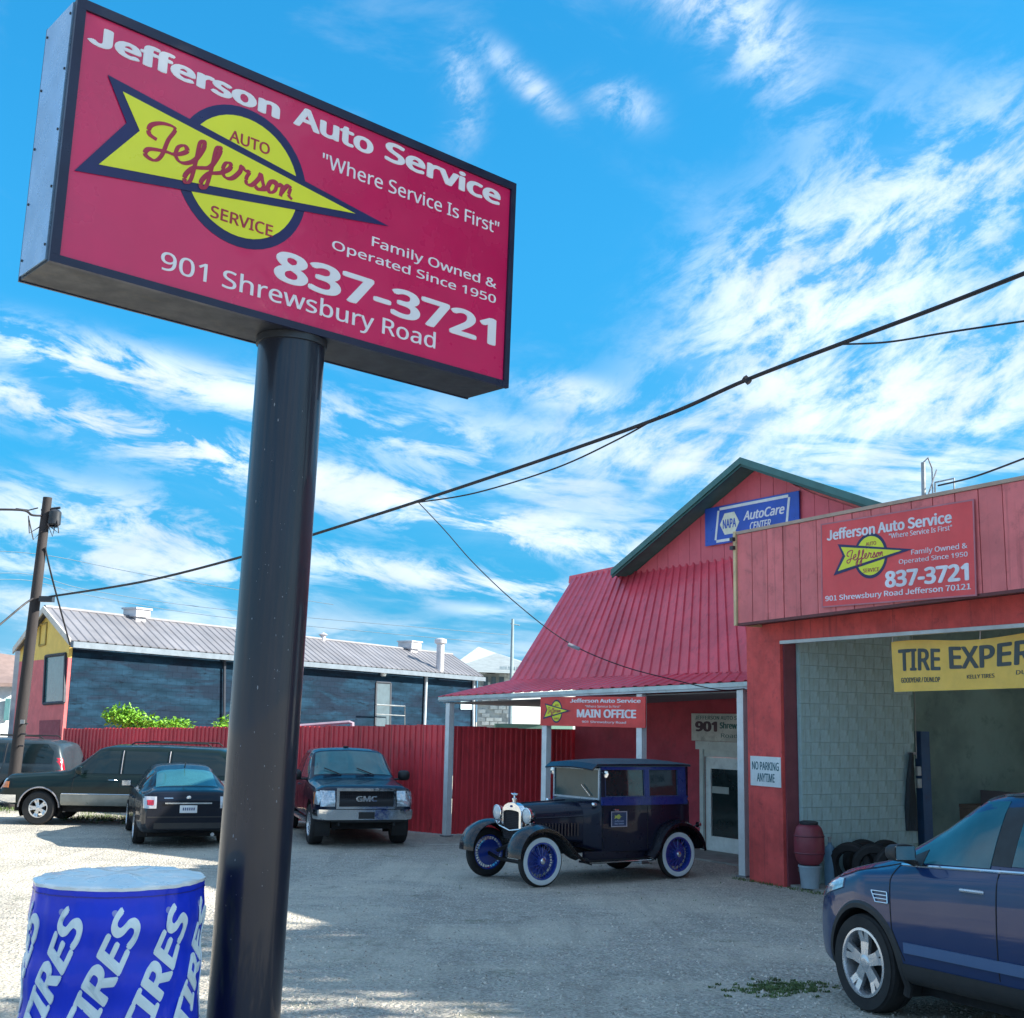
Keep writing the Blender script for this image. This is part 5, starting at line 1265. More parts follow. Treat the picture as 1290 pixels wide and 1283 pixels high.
def mirror(S, t, x, z, m, w=.22, h=.17, out=.12, tri=True):
    for sd_ in (1, -1):
        y = S.y(x, z-.02)
        q = MB(); P_ = []
        cy, cz = y+out+w/2, z+.08
        for i, (fx_, sc) in enumerate(((.10, .25), (.075, .7), (.03, .95), (-.04, 1.), (-.06, .96))):
            P_.append([(x+fx_, sd_*(cy+sc*w/2*math.copysign(abs(math.cos(a))**.6, math.cos(a))), cz+sc*h/2*math.copysign(abs(math.sin(a))**.6, math.sin(a))) for a in [2*math.pi*k/20 for k in range(20)]])
        q.grid(P_, closed=True); q.f += [tuple(range(20)), tuple(80+k for k in range(20))[::-1]]; q.mi += [0, 0]
        o = q.build('side_mirror', m, t, smooth=True, angle=50)
        MB().tube([(x, sd_*(y-.02), z-.0), (x+.01, sd_*(cy-w*.2), cz-h*.35)], .022, 8).build('mirror_arm', plastic, o)
        MB().box((x-.063, sd_*cy-w*.42, cz-h*.38), (x-.061, sd_*cy+w*.42, cz+h*.38)).build('mirror_glass', chrome, o)
def seam(S, t, pts, sides=(1, -1)): S.line('door_seam', mat('seam_dark', (.004, .004, .006), .7), t, pts, .0062, sides, off=-.002, n=5)
def under(t, L0, L1, w, z0=.18, z1=.42):
    MB().box((L0, -w, z0), (L1, w, z1)).build('underbody', mat('underbody_black', (.01, .01, .012), .9), t)

def place(name, label, cat, nearpt, heading, wheel_local):
    """vehicle frame so that its wheel at wheel_local stands on nearpt"""
    h = Vector((heading[0], heading[1], 0)).normalized(); rz = math.atan2(h.y, h.x)
    w = Matrix.Rotation(rz, 3, 'Z')@Vector((wheel_local[0], wheel_local[1], 0))
    o = Vector((nearpt[0], nearpt[1], 0))-w
    t = thing(name, label, cat, (o.x, o.y, 0), rz)
    # settle on the sloping lot
    A = gz((o+h*1.3).y); B = gz((o-h*1.3).y); l = Vector((-h.y, h.x, 0)); C_ = gz((o+l*.75).y); D_ = gz((o-l*.75).y)
    t.location.z = (A+B)/2
    t.rotation_euler = Euler((math.atan2(C_-D_, 1.5), -math.atan2(A-B, 2.6), rz), 'XYZ')
    return t

# ---- blue crossover
def crossover():
    paint = mat('blue_pearl', (.007, .028, .105), .35, .0, var=.05, scale=.8, coat=.85, spec=.12)
    t = place('crossover_car', 'metallic blue crossover with silver five spoke wheels parked at the lower right', 'car', (2.74, 9.25), (-.36, .933), (1.345, .80))
    S = Shell(top=[(-2.28, .75), (-2.24, 1.12), (-1.9, 1.50), (-1.2, 1.60), (-.4, 1.645), (.05, 1.63), (.35, 1.575), (1.12, 1.13), (1.3, 1.08), (1.75, 1.00), (2.05, .90), (2.2, .74), (2.26, .60)],
              belt=[(-2.28, .70), (-2.2, 1.08), (-1.5, 1.14), (-.2, 1.075), (.9, 1.02), (1.4, .985), (1.9, .86), (2.15, .70), (2.26, .55)],
              hw=[(-2.28, .70), (-2.1, .85), (-1.6, .915), (-.5, .905), (.6, .905), (1.35, .925), (1.8, .87), (2.05, .76), (2.2, .60), (2.26, .48)],
              rw=[(-2.28, .5), (-1.9, .56), (-1., .62), (0, .63), (.4, .64), (1.1, .72), (1.5, .74), (2.05, .6), (2.26, .4)],
              bot=[(-2.28, .42), (-2., .30), (-1.4, .25), (1.4, .24), (1.9, .24), (2.26, .32)])
    S.body('body', paint, t, arches=(1.345, -1.345), R=.405, dark=plastic)
    under(t, -1.9, 1.9, .70)
    # flares and sill cladding
    for ax in (1.345, -1.345):
        for sd_ in (1, -1):
            pts = []
            for i in range(27):
                a = rad(-22+224*i/26); pts.append([(ax+rr*math.cos(a), sd_*(S.y(ax+rr*math.cos(a)*1., max(.405*.82+rr*math.sin(a), .27))+oo), .405*.82+rr*math.sin(a)) for rr, oo in ((.395, -.03), (.398, .012), (.43, .014), (.450, .0), (.452, -.02))])
            MB().grid(pts).build('wheel_arch_trim', plastic, t, smooth=True)
    S.side('sill_trim', plastic, t, -.93, .93, lambda x: .262, lambda x: .40, off=.010)
    S.side('door_molding', mat('pale_molding', (.07, .13, .26), .45, .0, var=.02, spec=.3), t, -.88, .86, lambda x: .475, lambda x: .545, off=.018, th=.022)
    # glass
    glass = mat('teal_car_glass', (.025, .11, .14), .03, spec=.6, var=.25, scale=1.2)
    S.upper('windshield', glass, t, .38, 1.08, lambda x: .60+.10*(x-.38)/.7)
    S.upper('rear_window', glass, t, -2.15, -1.82, lambda x: .52)
    S.side('side_window', glass, t, .06, .88, lambda x: 1.105-.02*(x+.2), lambda x: min(1.52+.01*x, 1.12+(.93-x)*.70) if x > .2 else 1.53-.02*x, nx=24)
    S.side('side_window', glass, t, -1.05, -.13, lambda x: 1.125, lambda x: 1.53)
    S.side('side_window', glass, t, -1.80, -1.16, lambda x: 1.16, lambda x: 1.51+(x+1.16)*.16, nx=10)
    S.side('pillar_cover', plastic, t, -.125, .055, lambda x: 1.12, lambda x: 1.56, nx=3, off=.004)
    S.line('belt_trim', chrome, t, [(-1.9, 1.165), (-1.3, 1.122), (-.3, 1.094), (.95, 1.062)], .011, off=.004)
    S.line('drip_rail', mat('roof_rail_black', (.03, .03, .035), .3), t, [(1.05, 1.15), (.80, 1.315), (.5, 1.48), (.25, 1.56), (-.3, 1.58), (-1.2, 1.55), (-1.8, 1.46)], .014, off=.002, sub=10)
    # roof rails, highlight shape of the roof edge
    seam(S, t, [(.97, 1.06), (1.01, .95), (.99, .62), (.88, .42)]); seam(S, t, [(-.03, 1.10), (-.03, .8), (-.02, .42)]); seam(S, t, [(-1.10, 1.12), (-1.12, .95), (-.98, .80), (-.92, .45)])
    seam(S, t, [(.99, 1.065), (1.3, 1.01), (1.8, .90), (2.02, .80)])
    # shoulder crease
    handle(S, t, .19, .945, alum); handle(S, t, -.78, .965, paint)
    mirror(S, t, .80, 1.075, plastic, w=.19, h=.12, out=.03)
    S.side('mirror_base', plastic, t, .72, .93, lambda x: 1.075, lambda x: 1.18-(x-.72)*.35, off=.010, nx=4)
    # fender badge: three-slot chrome vent
    for sd_ in (1, -1):
        q = MB(); y = lambda x, z: sd_*(S.y(x, z)+.006)
        for z, a, b in ((.865, 1.03, 1.20), (.84, 1.025, 1.185), (.815, 1.02, 1.17), (.79, 1.02, 1.15)): q.tube([(a, y(a, z), z), (b, y(b, z), z)], .0055, 6)
        q.tube([(1.03, y(1.03, .865), .865), (1.02, y(1.02, .79), .79)], .006, 6); q.tube([(1.20, y(1.2, .865), .865), (1.15, y(1.15, .79), .79)], .006, 6)
        q.build('fender_vent', chrome, t, smooth=True)
    # front: lamps, grille, bumper, badge
    for sg in (1, -1):
        pts = []
        lamp = MB()
        X = [1.58+i*.05 for i in range(11)]
        lo = lambda x: .855-(x-1.58)*.26; hi = lambda x: .905+(2.1-x)*.03-(.0 if x < 2.0 else (x-2.0)*.8)
        lamp.slab([[(x, sg*(S.y(x, lo(x)+(hi(x)-lo(x))*j/4)+.010), lo(x)+(hi(x)-lo(x))*j/4) for j in range(5)] for x in X], [[(x, sg*(S.y(x, lo(x)+(hi(x)-lo(x))*j/4)-.01), lo(x)+(hi(x)-lo(x))*j/4) for j in range(5)] for x in X])
        lamp.build('headlight', lampg, t, smooth=True)
    S.end('grille', plastic, t, -.42, .42, .62, .74); S.end('grille', plastic, t, -.55, .55, .36, .52)
    S.end('grille_bar', chrome, t, -.42, .42, .675, .69, off=.022)
    S.end('tail_light', redlamp, t, .50, .76, .86, 1.08, front=False); S.end('tail_light', redlamp, t, -.76, -.50, .86, 1.08, front=False)
    S.end('license_plate', white_paint, t, -.16, .16, .72, .88, front=False)
    MB().lathe([(.0, .0), (.06, .0), (.055, .008), (0, .012)], c=(0, 0, 0), n=20, M=Matrix.Translation((2.265, 0, .70))@Matrix.Rotation(math.pi/2, 4, 'Y')).build('front_badge', chrome, t)
    MB().tube([(.98, .3, 1.225), (.72, .1, 1.40)], .008, 5).build('wiper', plastic, t); MB().tube([(1.0, -.3, 1.215), (.72, -.45, 1.38)], .008, 5).build('wiper', plastic, t)
    MB().tube([(-.95, 0, 1.63), (-1.0, 0, 1.66), (-1.15, 0, 1.72)], .012, 6).build('antenna', plastic, t)
    for x in (1.345, -1.345):
        for sg in (1, -1): alloy(t, x, sg*.795, .345, .235, .238, alum, 5, sg, ang0=rad(90))
crossover()

# ---- black sedan seen from behind
def sedan():
    paint = mat('black_paint', (.004, .007, .016), .35, .0, coat=.5, spec=.1, var=.05)
    t = place('sedan_car', 'glossy black four door sedan seen from behind, left of the sign pole', 'car', (-6.95, 23.5), (-.34, .94), (-1.35, .78))
    S = Shell(top=[(-2.42, .80), (-2.38, .98), (-2.2, 1.045), (-1.95, 1.07), (-1.25, 1.36), (-.7, 1.45), (-.1, 1.46), (.35, 1.40), (1.15, 1.00), (1.4, .95), (2.1, .80), (2.35, .62), (2.42, .5)],
              belt=[(-2.42, .72), (-2.3, .95), (-1.5, .98), (0, .93), (1., .90), (1.8, .80), (2.25, .66), (2.42, .46)],
              hw=[(-2.42, .74), (-2.25, .83), (-1.6, .895), (0, .90), (1.3, .89), (1.9, .82), (2.25, .64), (2.42, .48)],
              rw=[(-2.42, .6), (-1.8, .56), (-1., .56), (0, .585), (.4, .60), (1.1, .70), (1.6, .68), (2.42, .4)],
              bot=[(-2.42, .34), (-2.1, .25), (1.9, .20), (2.42, .28)])
    S.body('body', paint, t, arches=(1.35, -1.35), R=.37, dark=plastic); under(t, -2., 2., .68)
    S.upper('windshield', glass, t, .42, 1.10, lambda x: .56+.1*(x-.42)/.7)
    S.upper('rear_window', mat('rear_glass', (.03, .11, .13), .06, spec=.9, coat=.6), t, -1.88, -1.18, lambda x: .52+.05*(-1.18-x)/.7)
    S.side('side_window', glass, t, -.12, .85, lambda x: .955, lambda x: min(1.36, .98+(.93-x)*.68) if x > .2 else 1.375, nx=20)
    S.side('side_window', glass, t, -1.02, -.22, lambda x: .97, lambda x: 1.37+(x+.22)*.06)
    S.side('side_window', glass, t, -1.38, -1.08, lambda x: 1.0, lambda x: 1.31+(x+1.08)*.55, nx=6)
    S.line('belt_trim', chrome, t, [(-1.4, .99), (-.2, .955), (.9, .94)], .008, off=.003)
    seam(S, t, [(.9, .94), (.93, .6), (.85, .28)]); seam(S, t, [(-.17, .95), (-.17, .3)]); seam(S, t, [(-1.05, .97), (-1.1, .8), (-.92, .35)])
    handle(S, t, -.0, .80, paint); handle(S, t, -.85, .82, paint); mirror(S, t, .75, .93, paint, w=.2, h=.13, out=.04)
    # trunk, lamps and bumper
    for sg in (1, -1):
        a, b = (.57, .80) if sg > 0 else (-.80, -.57)
        S.end('tail_light', mat('lamp_pale', (.48, .50, .55), .1, .3, coat=1.), t, a, b, .72, .93, front=False, label='large clear tail light with a red centre')
        a, b = (.62, .74) if sg > 0 else (-.74, -.62)
        S.end('lamp_lens', redlamp, t, a, b, .78, .87, front=False, off=.02)
    S.end('trunk_bar', chrome, t, -.42, .42, .80, .825, front=False, off=.025, ny=8, nz=1)
    S.end('license_plate', mat('plate_white', (.62, .68, .74), .5), t, -.155, .155, .64, .775, front=False, off=.028, nz=1, ny=2)
    mb = MB()
    for i in range(6):
        y0 = -.11+i*.038; x = S.fx(y0, .71, False)-.031; mb.box((x-.002, y0, .685), (x, y0+.022, .735))
    mb.build('plate_marks', mat('plate_ink', (.05, .08, .2), .5), t)
    S.end('bumper_groove', plastic, t, -.72, .72, .555, .575, front=False, off=.006, nz=1)
    S.end('bumper_insert', plastic, t, -.6, .6, .36, .46, front=False, off=.01)
    MB().lathe([(0, 0), (.045, 0), (.04, .006), (0, .008)], n=16, M=Matrix.Translation((S.fx(0, .90, False)-.004, 0, .90))@Matrix.Rotation(-math.pi/2, 4, 'Y')).build('trunk_badge', chrome, t)
    S.end('model_script', chrome, t, .28, .44, .895, .91, front=False, off=.008, nz=1, ny=4)
    MB().tube([(-1.15, 0, 1.40), (-1.28, 0, 1.50)], .010, 6).build('antenna', plastic, t)
    MB().tube([(-2.35, -.45, .26), (-2.50, -.45, .255)], .035, 12).build('tailpipe', chrome, t, smooth=True)
    for sg in (1, -1): S.side('headlight', lampg, t, 1.9, 2.25, lambda x: .66-(x-1.9)*.1, lambda x: .76-(x-1.9)*.3, sides=(sg,), nx=6)
    S.end('grille', plastic, t, -.4, .4, .5, .62)
    for x in (1.35, -1.35):
        for sg in (1, -1): alloy(t, x, sg*.79, .33, .215, .225, alum, 7, sg, double=False)
sedan()

def truck_common(): pass
# ---- dark green and tan full size SUV
def suv(name, label, near, head, sc, paint, low, trimc, wagon=True, back_glass=True):
    t = place(name, label, 'suv', near, head, (1.67*sc, .82*sc)); t.scale = (sc, sc, sc)
    S = Shell(top=[(-2.95, .95), (-2.90, 1.3), (-2.72, 1.74), (-2.4, 1.83), (-1.0, 1.87), (.15, 1.86), (.42, 1.80), (1.05, 1.28), (1.25, 1.235), (2.45, 1.15), (2.58, 1.02), (2.62, .85)],
              belt=[(-2.95, .9), (-2.85, 1.16), (-1., 1.17), (.9, 1.15), (1.6, 1.12), (2.45, 1.05), (2.62, .8)],
              hw=[(-2.95, .88), (-2.7, .95), (-1., .975), (1., .975), (2.3, .955), (2.5, .92), (2.62, .86)],
              rw=[(-2.95, .72), (-2.6, .74), (-1., .76), (.3, .76), (1.05, .82), (1.6, .86), (2.62, .78)],
              bot=[(-2.95, .50), (-2.6, .44), (-1., .42), (1., .42), (2.3, .44), (2.62, .48)], sm=.05)
    S.body('body', paint, t, arches=(1.67, -1.67), R=.47, dark=plastic); under(t, -2.3, 2.3, .72, .30, .55)
    S.upper('windshield', mat('bright_glass', (.05, .13, .15), .05, spec=.7, coat=.3), t, .46, 1.02, lambda x: .72+.08*(x-.46)/.56)
    S.side('side_window', glass, t, -.12, .80, lambda x: 1.20, lambda x: min(1.72, 1.24+(.88-x)*.95), nx=18)
    S.side('side_window', glass, t, -1.22, -.24, lambda x: 1.20, lambda x: 1.72)
    S.side('side_window', glass, t, -2.62, -1.34, lambda x: 1.20, lambda x: 1.72 if x > -2.4 else 1.72+(x+2.4)*.9, nx=18)
    for sd_ in (1, -1):
        for xx in (-.18, -1.28): S.line('window_post', trimc, t, [(xx, 1.20), (xx, 1.73)], .012, sides=(sd_,))
    if low: 
        S.side('lower_panel', low, t, -1.15, 1.17, lambda x: .46, lambda x: .72, off=.008)
        S.side('lower_panel', low, t, -2.8, -2.2, lambda x: .50, lambda x: .72, off=.008, nx=6)
        S.line('side_molding', chrome, t, [(-1.12, .725), (1.15, .725)], .012, off=.010)
    seam(S, t, [(.88, 1.2), (.92, .9), (.90, .48)]); seam(S, t, [(-.18, 1.18), (-.18, .48)]); seam(S, t, [(-1.28, 1.18), (-1.24, .95), (-1.16, .75)])
    handle(S, t, .0, 1.05, chrome); handle(S, t, -1.1, 1.05, chrome); mirror(S, t, .72, 1.19, paint, w=.22, h=.2, out=.08)
    for ax in (1.67, -1.67):
        for sd_ in (1, -1):
            MB().tube([(ax+.475*math.cos(a), sd_*(S.y(ax, max(.385+.475*math.sin(a), .5))+.003), .385+.475*math.sin(a)) for a in [rad(2+176*i/22) for i in range(23)]], .018, 6).build('wheel_arch_trim', trimc, t, smooth=True)
    for sd_ in (1, -1):
        MB().tube([(-.3, sd_*.62, 1.87), (-.4, sd_*.62, 1.93), (-2.1, sd_*.60, 1.92), (-2.2, sd_*.60, 1.85)], .018, 6).build('roof_rail', plastic, t, smooth=True)
        for x in (-.9, -1.5): MB().tube([(x, -.61, 1.93), (x, .61, 1.93)], .014, 6).build('roof_bar', plastic, t)
    S.end('grille', plastic, t, -.55, .55, .80, 1.03); S.end('grille_frame', chrome, t, -.57, .57, .905, .93, off=.02, nz=1)
    for sg in (1, -1):
        a, b = (.58, .84) if sg > 0 else (-.84, -.58)
        S.end('headlight', lampg, t, a, b, .93, 1.05)
        S.end('turn_signal', amber, t, a, b, .80, .92)
        S.side('turn_signal', amber, t, 2.40, 2.56, lambda x: .84, lambda x: .98, sides=(sg,), nx=4, off=.012)
        S.side('bumper_side', chrome, t, 2.2, 2.6, lambda x: .50, lambda x: .68, sides=(sg,), nx=5, off=.03)
    S.end('bumper', chrome, t, -.86, .86, .50, .70, off=.09, th=.12)
    for sg in (1, -1): 
        a, b = (.74, .86) if sg > 0 else (-.86, -.74)
        S.end('tail_light', redlamp, t, a, b, .95, 1.35, front=False)
    S.end('bumper', chrome, t, -.86, .86, .52, .68, front=False, off=.09, th=.12)
    MB().tube([(1.0, .5, 1.33), (.6, .1, 1.66)], .012, 5).build('wiper', plastic, t)
    for x in (1.67, -1.67):
        for sg in (1, -1): alloy(t, x, sg*.84, .385, .25, .215, alum, 5, sg, double=True)
    return t, S
gp = mat('dark_green_paint', (.005, .015, .016), .35, .0, coat=.5, spec=.12, var=.06)
tan_ = mat('tan_paint', (.26, .27, .25), .35, .3, coat=.6)
suv('old_suv', 'long dark green SUV with pewter lower panels parked sideways before the red fence', (-10.15, 26.9), (-1, -.02), .93, gp, tan_, mat('arch_trim', (.38, .36, .38), .3, .6))
grey = mat('grey_paint', (.028, .045, .06), .35, .1, coat=.5, spec=.2)
suv('grey_suv', 'dark blue grey SUV mostly hidden behind the dark green SUV at the far left', (-15.6, 31.6), (-1, .05), .93, grey, None, plastic)

# ---- black pickup facing the camera
def pickup():
    paint = mat('navy_black_paint', (.005, .009, .024), .35, .0, coat=.55, spec=.12, var=.05)
    t = place('pickup_truck', 'black GMC pickup truck facing the camera with chrome framed grille, right of the sign pole', 'pickup truck', (-2.10, 24.5), (.30, -.954), (1.83, .84))
    sc = .96; t.scale = (sc,)*3
    S = Shell(top=[(-1.05, 1.05), (-1.02, 1.4), (-.92, 1.80), (-.6, 1.87), (.2, 1.885), (.5, 1.84), (1.15, 1.34), (1.35, 1.28), (2.5, 1.20), (2.66, 1.12), (2.74, .9)],
              belt=[(-1.05, 1.0), (-.9, 1.24), (1.0, 1.22), (1.6, 1.17), (2.5, 1.12), (2.74, .86)],
              hw=[(-1.05, .98), (0, .99), (1.2, .99), (2.3, 1.0), (2.55, .97), (2.74, .90)],
              rw=[(-1.05, .74), (-.4, .76), (.4, .77), (1.15, .86), (1.7, .88), (2.74, .84)],
              bot=[(-1.05, .48), (1., .46), (2.3, .46), (2.74, .50)], sm=.05)
    S.body('cab', paint, t, arches=(1.83,), R=.49, dark=plastic); under(t, -2.9, 2.4, .6, .34, .60)
    wg = mat('pickup_glass', (.05, .16, .18), .05, spec=.6, coat=.2)
    S.upper('windshield', wg, t, .53, 1.12, lambda x: .72+.10*(x-.53)/.6)
    S.side('side_window', mat('sky_lit_glass', (.05, .09, .11), .04, spec=1., coat=.8), t, .05, .90, lambda x: 1.27, lambda x: min(1.76, 1.31+(.98-x)*.85), nx=16)
    S.side('side_window', glass, t, -.80, -.05, lambda x: 1.27, lambda x: 1.75)
    seam(S, t, [(.98, 1.27), (1.0, .9), (.98, .5)]); seam(S, t, [(0, 1.25), (0, .5)])
    handle(S, t, .12, 1.10, paint); mirror(S, t, .86, 1.24, plastic, w=.26, h=.22, out=.10)
    # cargo bed
    b = MB()
    for y in (-.97, .90): b.box((-3.05, y, .55), (-1.08, y+.07, 1.28))
    b.box((-3.05, -.899, .55), (-2.98, .899, 1.28)); b.box((-2.979, -.899, .70), (-1.08, .899, .75)); b.box((-1.12, -.899, .751), (-1.08, .899, 1.28))
    bo = b.build('cargo_bed', paint, t)
    # front end
    gr = MB()
    fxx = lambda y, z: S.fx(y, z)
    S.end('grille', mat('grille_black', (.008, .008, .012), .45), t, -.54, .54, .80, 1.10, off=.015)
    x0 = S.fx(.5, .95)+.03
    fr_ = MB()
    for (y0, y1, z0, z1) in ((-.60, .60, 1.10, 1.155), (-.60, .60, .755, .80), (-.60, -.545, .8005, 1.0995), (.545, .60, .8005, 1.0995)): fr_.box((S.fx(.5, .9)-.08, y0, z0), (S.fx(0, .95)+.055, y1, z1))
    fr_.build('grille_frame', chrome, t)
    ms = MB()
    for i in range(9): z = .825+i*.031; ms.box((S.fx(0, .95)+.010, -.54, z), (S.fx(0, .95)+.022, .54, z+.006))
    for i in range(26): y = -.53+i*.0424; ms.box((S.fx(0, .95)+.008, y, .80), (S.fx(0, .95)+.019, y+.005, 1.10))
    ms.build('grille_mesh', mat('mesh_dark', (.03, .03, .04), .4, .4), t)
    Mg = basis((S.fx(0, .95)+.026, 0, .95), (0, 1, 0), (0, 0, 1), (1, 0, 0))
    L = MB(); text(L, 'GMC', -.21, -.055, .21, .055, Mg, .02, .05); L.build('lettering', chrome, t)
    for sg in (1, -1):
        a, b_ = (.62, .90) if sg > 0 else (-.90, -.62)
        S.end('headlight', lampg, t, a, b_, .80, 1.10, off=.014)
        S.side('headlight', lampg, t, 2.45, 2.66, lambda x: .83, lambda x: 1.08, sides=(sg,), nx=5, off=.010)
        S.side('turn_signal', amber, t, 2.38, 2.45, lambda x: .83, lambda x: 1.06, sides=(sg,), nx=3, off=.011)
        MB().tube([(S.fx(.6, .6)+.10, sg*.55, .50), (S.fx(.6, .6)+.12, sg*.55, .46), (2.4, sg*.55, .44)], .02, 6).build('tow_hook', plastic, t)
    S.end('bumper', chrome, t, -.93, .93, .55, .745, off=.10, th=.13, ny=14)
    S.end('air_dam', plastic, t, -.86, .86, .50, .548, off=.05, th=.1)
    for sg in (1, -1): S.side('bumper_side', chrome, t, 2.40, 2.70, lambda x: .55, lambda x: .73, sides=(sg,), nx=5, off=.04, th=.05)
    MB().box((S.fx(0, .62)+.085, -.16, .57), (S.fx(0, .62)+.105, .16, .70)).build('front_plate', plastic, t)
    for y in (.45, -.25): MB().tube([(1.17, y, 1.345), (1.02, y-.35, 1.475)], .012, 5).build('wiper', plastic, t)
    for i in range(5): pass
    MB().box((.1, -.05, 1.885), (.2, .05, 1.91)).build('roof_lamp', plastic, t)
    for sg in (1, -1): MB().box((-.9, sg*.93-.08, .40), (1.2, sg*.93+.08, .45)).build('side_step', alum, t)
    for x in (1.83, -1.80):
        for sg in (1, -1): alloy(t, x, sg*.86, .40, .27, .24, alum, 5, sg)
pickup()
# ------------------------------------------------------------ 1920s two-door sedan
def classic():
    t = place('vintage_car', 'antique dark navy sedan with blue wire wheels, whitewalls and chrome radiator by the office', 'vintage car', (.52, 18.42), (-.832, -.555), (1.31*1.02, .70*1.02)); t.scale = (1.02,)*3
    dark = mat('classic_navy', (.007, .010, .028), .32, .0, coat=.25, var=.08, spec=.3)
    blue = mat('classic_blue', (.012, .03, .20), .3, .0, coat=.25, var=.05, spec=.3)
    fend = mat('fender_black', (.006, .007, .014), .25, coat=.4, var=.05, spec=.4)
    top = mat('roof_fabric', (.05, .085, .11), .7, var=.12, scale=4, bump=.15)
    def rrect(w, z0, z1, r, n=6):
        pts = []
        for cx, cz, a0 in ((w-r, z1-r, 0), (-w+r, z1-r, 90), (-w+r*.3, z0+r*.3, 180), (w-r*.3, z0+r*.3, 270)):
            rr = r if a0 < 180 else r*.3
            for i in range(n+1): a = rad(a0+90*i/n); pts.append((cx+rr*math.cos(a), cz+rr*math.sin(a)))
        return pts
    def loft(st, n=6):
        """st: (x, half width, z0, z1, radius)"""
        rows = [[(x, y, z) for y, z in rrect(w, z0, z1, r)] for x, w, z0, z1, r in st]
        m = MB(); m.grid(rows, closed=True); k = len(rows[0]); m.f += [tuple(range(k)), tuple(len(m.v)-k+i for i in range(k))[::-1]]; m.mi += [0, 0]; return m
    # hood with louvres, cowl, lower body
    loft([(1.26, .255, .60, 1.135, .20), (1.0, .31, .60, 1.150, .21), (.60, .40, .58, 1.165, .22), (.36, .485, .56, 1.175, .22)]).build('hood', dark, t, smooth=True)
    hl = MB(); 
    for sg in (1, -1):
        hl.tube([(1.25, sg*.262, .93), (.8, sg*.372, .95), (.37, sg*.492, .97)], .010, 6)
        for i in range(14):
            x = 1.10-.05*i; w = .255+(.485-.255)*(1.26-x)/.9; hl.box((x-.012, sg*(w+.002)-.006, .68), (x+.012, sg*(w+.002)+.010, .86))
    hl.tube([(1.26, 0, 1.142), (.8, 0, 1.163), (.36, 0, 1.18)], .010, 6)
    hl.build('hood_trim', dark, t, smooth=True)
    loft([(.36, .49, .50, 1.178, .22), (.20, .60, .46, 1.20, .20), (.12, .635, .45, 1.205, .16)]).build('cowl', dark, t, smooth=True)
    B = [(.119, .635, .45, 1.20, .03), (-.3, .68, .44, 1.205, .03), (-.8, .70, .44, 1.205, .03), (-1.4, .68, .44, 1.205, .03), (-1.66, .62, .46, 1.20, .04), (-1.74, .54, .50, 1.18, .05)]
    loft(B).build('lower_body', dark, t, smooth=True)
    hwid = lambda x: tab([(-1.74, .55), (-1.66, .62), (-1.4, .68), (-.8, .70), (-.3, .68), (.12, .635)], x)
    # belt moulding in bright blue and window band built from posts and rails
    def band(name, x0, x1, z0, z1, off, m, th=.03, tops=None):
        for sg in (1, -1):
            X = [x0+(x1-x0)*i/10 for i in range(11)]
            MB().slab([[(x, sg*(hwid(x)+off-(z-1.2)*.05), z) for z in (z0, (z0+z1)/2, z1)] for x in X], [[(x, sg*(hwid(x)+off-th-(z-1.2)*.05), z) for z in (z0, (z0+z1)/2, z1)] for x in X]).build(name, m, t, smooth=True)
    band('belt_panel', -1.62, .12, 1.13, 1.235, .006, blue)
    band('belt_molding', -1.64, .12, 1.236, 1.252, .012, blue); band('belt_molding', -1.64, .12, 1.112, 1.128, .012, dark)
    band('window_header', -1.60, .12, 1.66, 1.735, .0, blue, .04)
    for x0, x1, m in ((.055, .12, dark), (-.775, -.695, blue), (-1.60, -1.40, blue)): band('window_post', x0, x1, 1.2525, 1.6595, .0, m, .05)
    band('window_glass', -.694, .054, 1.2525, 1.6595, -.022, mat('classic_glass', (.015, .025, .03), .04, spec=.8), .008)
    band('window_glass', -1.399, -.776, 1.2525, 1.6595, -.022, mat('classic_glass', (0, 0, 0)), .008)
    for a, b in ((-.694, .054), (-1.399, -.776)): 
        band('window_frame', a, b, 1.253, 1.268, -.004, mat('frame_blue', (.03, .06, .16), .3), .02); band('window_frame', a, a+.015, 1.2685, 1.659, -.004, mat('frame_blue', (0, 0, 0)), .02); band('window_frame', b-.015, b, 1.2685, 1.659, -.004, mat('frame_blue', (0, 0, 0)), .02)
    # rear panel with small window, interior blackout
    loft([(-1.56, .60, 1.206, 1.735, .05), (-1.70, .56, 1.206, 1.73, .06), (-1.745, .50, 1.21, 1.70, .08)]).build('rear_panel', dark, t, smooth=True)
    MB().box((-1.752, -.28, 1.38), (-1.742, .28, 1.60)).build('rear_window', glass, t)
    MB().box((-1.35, -.60, .9), (-.85, .60, 1.45)).build('seat', mat('seat_brown', (.06, .05, .045), .9), t); MB().box((-.45, -.55, .9), (-.35, .55, 1.42)).build('seat', mat('seat_brown', (0, 0, 0)), t)
    # roof: crowned fabric top, dark visor and side gutter
    rows = []
    for i in range(13):
        x = .20-1.96*i/12; w = hwid(max(min(x, .12), -1.6))-.02 if x > -1.6 else .56; rows.append([(x, w*(j/6-1), 1.742+.075*(1-(j/6-1)**2)*(1-abs(i/12-.5)**3*5)) for j in range(13)])
    MB().slab(rows, [[(x, y, z-.035) for x, y, z in r] for r in rows]).build('roof', top, t, smooth=True)
    g = MB()
    for sg in (1, -1): g.tube([(.20, sg*.615, 1.735), (-.3, sg*.665, 1.74), (-.8, sg*.685, 1.74), (-1.4, sg*.665, 1.738), (-1.7, sg*.57, 1.73)], .014, 6)
    g.build('drip_molding', dark, t, smooth=True)
    rows = [[(.30-.10*k/3, .62*(j/5-1), 1.665+.075*k/3+.03*(1-(j/5-1)**2)) for j in range(11)] for k in range(4)]
